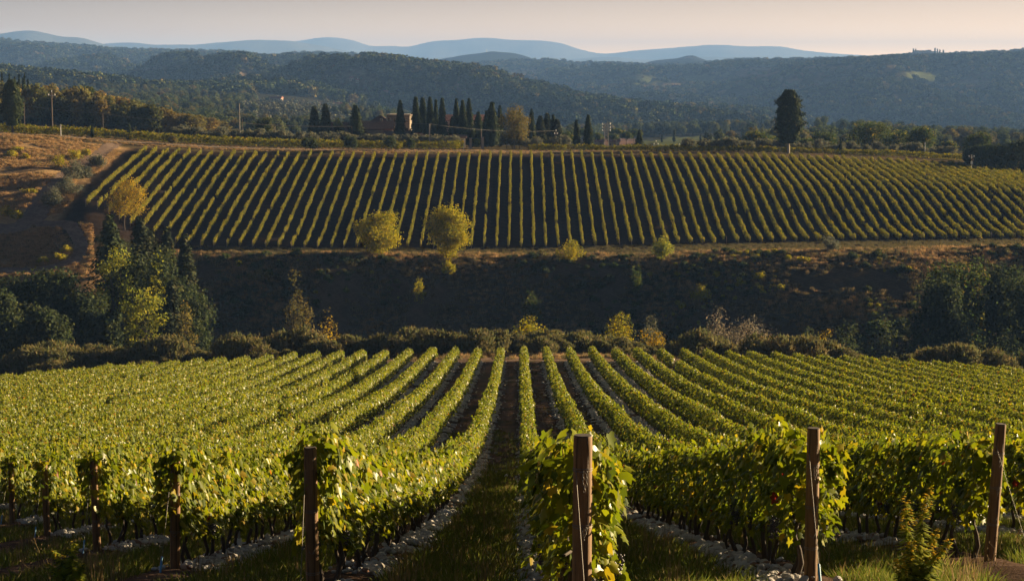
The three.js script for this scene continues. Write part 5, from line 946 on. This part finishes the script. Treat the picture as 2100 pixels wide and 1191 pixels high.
trellisPost(1, 'wooden post at the end of the first row right of the nearest post', { lean: 0.005, wraps: [0.36, 0.78, 1.2], h: 1.66 });
trellisPost(2, 'leaning wooden post with a blue stay sleeve near the right edge', { lean: 0.055, wraps: [0.32, 0.72, 1.15], h: 1.7, guySide: 0.35 });
trellisPost(-2, 'wooden post half hidden by leaves, second left of the nearest post', { lean: 0.02, chain: false, wraps: [0.5, 1.0] });
trellisPost(-3, 'dark wooden post with a blue stay sleeve, third left of the nearest post', { lean: -0.02, chain: false, wraps: [0.5, 1.0] });
trellisPost(-4, 'dark wooden post, fourth left of the nearest post', { lean: -0.02, chain: false, wraps: [0.5] });
trellisPost(-5, 'dark wooden post at the left edge of the picture', { lean: 0.0, chain: false, wraps: [0.5] });

// limestone rubble heaped along the right foot of every row
{
  const rocks = [1, 2, 3, 4, 5].map((s) => { const g = new THREE.IcosahedronGeometry(1, 1), p = g.attributes.position, R = rng(s * 31), off = [R() * 9, R() * 9]; for (let i = 0; i < p.count; i++) { const v = V().fromBufferAttribute(p, i), q = 0.78 + 0.42 * (noise2(v.x * 1.3 + off[0], v.y * 1.3 + v.z * 1.7 + off[1]) * 0.5 + 0.5); p.setXYZ(i, v.x * q * 1.15, v.y * q * 0.62, v.z * q * 0.9); } g.computeVertexNormals(); return g; });
  const lists = rocks.map(() => []), cols = rocks.map(() => []), R = rng(321), e = new THREE.Euler(), q = new THREE.Quaternion();
  for (let k = -12; k <= 12; k++) {
    const x = rowX(k), s0 = (STARTS[k] ?? Math.max(26, Math.abs(x) / 0.262)) - 0.4, s1 = Math.min(rowEnd(k), 224);
    for (let D = s0; D < s1;) {
      const per = D < 45 ? 58 : D < 90 ? 30 : 17, size = D < 45 ? 1 : D < 90 ? 1.35 : 1.8; if (Math.abs(k) > 6 && D < 60) { D += 1; continue; }
      D += 1 / per; if (noise2(D * 0.8, k * 3) < -0.55) continue;
      const ax = x + (k > 0 ? -0.28 : 0.28) * (k === 0 && R() < 0.5 ? -1 : 1) + (R() + R() - 1) * 0.36 + (R() < 0.14 ? (R() - 0.5) * 1.1 : 0), y = groundY(ax, D) + 0.10 * smooth(0.75, 0.1, Math.abs(ax - x)) + 0.01 + 0.05 * smooth(0.6, 0.1, Math.abs(ax - x)) * R(), r = (0.018 + 0.042 * Math.pow(R(), 2)) * size;
      q.setFromEuler(e.set((R() - 0.5) * 1.2, R() * 6.28, (R() - 0.5) * 1.2)); const i = Math.floor(R() * 5), t = 0.72 + R() * 0.5, w = (R() - 0.5) * 0.10;
      lists[i].push(new THREE.Matrix4().compose(V(ax, y, -D), q, V(r * (0.8 + R() * 0.6), r, r * (0.8 + R() * 0.6)))); cols[i].push(R() < 0.06 ? rgb(0.5, 0.3, 0.22) : rgb(t * (1 + w), t, t * (1 - w)));
    }
  }
  const o = new THREE.Group(); o.name = 'limestone_rubble'; scene.add(o); tag(o, 'pale limestone rubble strewn along the feet of the vine rows', 'stones', null, 'stuff');
  lists.forEach((l, i) => copies('stones', rocks[i], M.stone, l, o, cols[i]));
}
// grass between the near rows
{
  const kinds = [1, 2, 3, 4].map((s) => bladeGeo({ seed: s + 400, n: 26, h: 0.16, w: 0.30, wide: 0.0042, pal: PAL.lawn, bend: 1.0, dome: 0.4 })), tall = [1, 2].map((s) => bladeGeo({ seed: s + 420, n: 22, h: 0.42, w: 0.3, wide: 0.005, pal: PAL.dullGrass, bend: 0.7 }));
  const L = kinds.map(() => []), T = tall.map(() => []), R = rng(654);
  for (let D = 12.5; D < 118;) {
    const dens = D < 30 ? 46 : D < 50 ? 26 : D < 80 ? 12 : 6, half = D * 0.26 + 1, step = 0.25, nPer = Math.round(2 * half * step * dens);
    for (let q = 0; q < nPer; q++) {
      const x = (R() * 2 - 1) * half, d = D + R() * step, r = Math.abs((((x - ROW0) / STEP) % 1 + 1.5) % 1 - 0.5) * STEP, n = fbm(x * 0.9, d * 0.5, 4);
      if (r < 0.42 + R() * 0.25 || R() > clamp(0.78 + 1.2 * n - 0.5 * smooth(50, 110, d))) continue;
      const s = (0.7 + R() * 0.8) * (D < 50 ? 1 : 1.5), p = ground(x, d);
      if (R() < 0.035) T[q % 2].push(place(p, R() * 6.28, 0.9, 0.6 + R() * 0.8)); else L[q % 4].push(place(p, R() * 6.28, s * 1.2, s));
    }
    D += step;
  }
  const o = new THREE.Group(); o.name = 'grass'; scene.add(o); tag(o, 'grass growing between the near vine rows', 'grass', null, 'stuff');
  L.forEach((l, i) => copies('tufts', kinds[i], M.grass, l, o)); T.forEach((l, i) => l.length && copies('tall_tufts', tall[i], M.grass, l, o));
}
// yellow-flowered weeds
const FLOWER = palette([3, 0.72, 0.50, 0.02], [2, 0.78, 0.58, 0.03], [1, 0.55, 0.34, 0.02]), STEMLEAF = palette([3, 0.28, 0.32, 0.02], [2, 0.36, 0.37, 0.03], [1, 0.12, 0.15, 0.02]);
function weed(label, pos, stems, bloom) {
  const o = thing('flowering_weed', label, 'plant', null, pos), R = rng(Math.round(pos.x * 100 + 7000));
  for (const [x, z, h, lean] of stems) {
    const st = new Geo(), lf = new Geo(), fl = new Geo(), pts = [], tip = [x + lean, h, z]; for (let k = 0; k <= 5; k++) { const s = k / 5; pts.push([x * 0.3 * (1 - s) + mix(x * 0.3, tip[0], s * s) * s + x * 0.3 * s * (1 - s), h * s - 0.02, z * s]); }
    limb(st, pts, 0.006, 0.002, 5, [0.12, 0.11, 0.03]);
    const pt = (s) => { const k = Math.min(4, Math.floor(s * 5)), u = s * 5 - k; return pts[k].map((v, i) => mix(v, pts[k + 1][i], u)); };
    for (let k = 0; k < 260; k++) { const s = 0.08 + 0.88 * R(), a = k * 2.4, p = pt(s), [n, t] = frame(R, Math.cos(a) * 0.2, 1, Math.sin(a) * 0.2, Math.cos(a), 0.45 + R() * 0.4, Math.sin(a)); leaf(lf, p, n, t, mix(0.17, 0.055, s) * (0.7 + R() * 0.6), tint(R, STEMLEAF), [[0, 0], [-0.2, 0.45], [0, 1], [0.2, 0.45]], 0.2); }
    const nb = Math.round(44 * bloom); for (let k = 0; k < nb; k++) { const s = 0.72 + 0.28 * R(), a = R() * 6.28, p = pt(s), rr = 0.045 * (1.15 - s) / 0.4 + 0.012; const c = [p[0] + Math.cos(a) * rr, p[1] + 0.01, p[2] + Math.sin(a) * rr]; for (let q = 0; q < 6; q++) { const b = q * 1.047 + R(), [n, t] = frame(R, Math.cos(b) * 0.3, 1, Math.sin(b) * 0.3, Math.cos(b), 0.2, Math.sin(b)); leaf(fl, c, n, t, 0.021, tint(R, FLOWER), SIMPLE, 0.1); } }
    part('stem', st.done(), new THREE.MeshStandardMaterial({ name: 'weed stem', vertexColors: true, roughness: 0.9 }), o); part('leaves', lf.done(), M.grass, o).userData.kind = 'stuff'; if (nb) part('flowers', fl.done(), M.grass, o).userData.kind = 'stuff';
  }
}
{
  const base = (px, D) => onLand(px, D), S = (px, D, list) => { const p = base(px, D); return list.map(([qx, qy, dz]) => { const t = at(qx, qy, D + (dz ?? 0)); return [(t.x - p.x) * 0.8, -(dz ?? 0), t.y - p.y, (t.x - p.x) * 0.2]; }); };
  weed('tall yellow-flowered weed in front of the rightmost posts', base(1885, 17.2), S(1885, 17.2, [[1858, 1015, 0.1], [1908, 998, -0.1], [1924, 1082, 0.15], [1952, 1098, -0.12], [1890, 1120, 0.2], [1842, 1140, -0.2], [1925, 1130, 0.05], [1870, 1105, -0.15], [1905, 1150, 0.25]]), 1);
  weed('dim yellow-specked weed at the lower left', base(125, 24), S(125, 24, [[104, 1120, 0.1], [150, 1105, -0.1], [118, 1140, 0.2], [172, 1150, -0.2], [90, 1150, 0], [135, 1135, 0.15]]), 0.25);
  // dry stalks
  const dry = (label, px, D, list) => { const p = base(px, D), o = thing('dry_stalk', label, 'plant', null, p); for (const [qx, qy] of list) { const t = at(qx, qy, D), g = new Geo(), tx = t.x - p.x, ty = t.y - p.y; limb(g, [[0, -0.02, 0], [tx * 0.3, ty * 0.45, 0.02], [tx * 0.8, ty * 0.8, 0], [tx, ty, 0.01]], 0.004, 0.0018, 5); for (let k = 0; k < 4; k++) { const s = 0.7 + k * 0.08, bx = tx * s, by = ty * s; limb(g, [[bx, by, 0], [bx + (k % 2 ? 0.05 : -0.05), by + 0.05, 0.02]], 0.002, 0.001, 4); limb(g, [[bx + (k % 2 ? 0.05 : -0.05), by + 0.05, 0.02], [bx + (k % 2 ? 0.05 : -0.05), by + 0.066, 0.02]], 0.005, 0.004, 5); } part('stem', g.done(), new THREE.MeshStandardMaterial({ name: 'dry stem', color: rgb(0.30, 0.20, 0.08), roughness: 0.9 }), o); } };
  dry('dry branching stalk in front of the leaning right post', 2040, 16.5, [[2012, 1128], [2045, 1100], [2060, 1150], [1985, 1150], [2030, 1145]]);
  dry('pale dry stalk at the lower left corner', 84, 24.5, [[68, 1102], [90, 1122], [40, 1150]]);
  dry('dry stalks beside the row left of the grass lane', 992, 36, [[985, 912], [1000, 905], [992, 930]]);
}
// grapes: dark bunches among the leaves of the near rows
{
  const berry = new THREE.IcosahedronGeometry(0.0095, 1), bunch = (s) => { const R = rng(s), gs = []; for (let k = 0; k < 46; k++) { const y = R(), a = R() * 6.28, r = 0.045 * Math.sqrt(1 - y * 0.85) * Math.sqrt(R()); const g = berry.clone(); g.translate(Math.cos(a) * r, -y * 0.15, Math.sin(a) * r); gs.push(g); } return mergeGeometries(gs); }, made = [1, 2, 3].map(bunch), R = rng(8080);
  for (const [k, D0, D1, n] of [[0, 14.4, 18, 6], [1, 20.6, 30, 14], [2, 23.6, 34, 12], [-1, 20.6, 30, 10], [-2, 27, 34, 6]]) for (let q = 0; q < n; q++) { const D = mix(D0, D1, R() * R()), side = k > 0 ? -1 : R() < 0.6 ? 1 : -1, m = part('grape_bunch', made[q % 3], M.grape, nearRows.get(k)); m.position.set(rowX(k) + side * (0.16 + R() * 0.14), groundY(rowX(k), D) + 0.66 + R() * 0.16, -D); m.rotation.y = R() * 6; }
}
{ // white sleeve on a metal stake in the second row left
  const p = ground(rowX(-2) + 0.02, 32.5), o = thing('metal_stake', 'metal stake with a white sleeve among the trunks of the second left row', 'stake', null, p), g = new THREE.CylinderGeometry(0.02, 0.02, 1.5, 8); g.translate(0, 0.72, 0); part('rod', g, M.metal, o); const s = new THREE.CylinderGeometry(0.045, 0.05, 0.26, 10); s.translate(0, 0.16, 0); part('sleeve', s, M.white, o);
}
renderer.render(scene, camera);
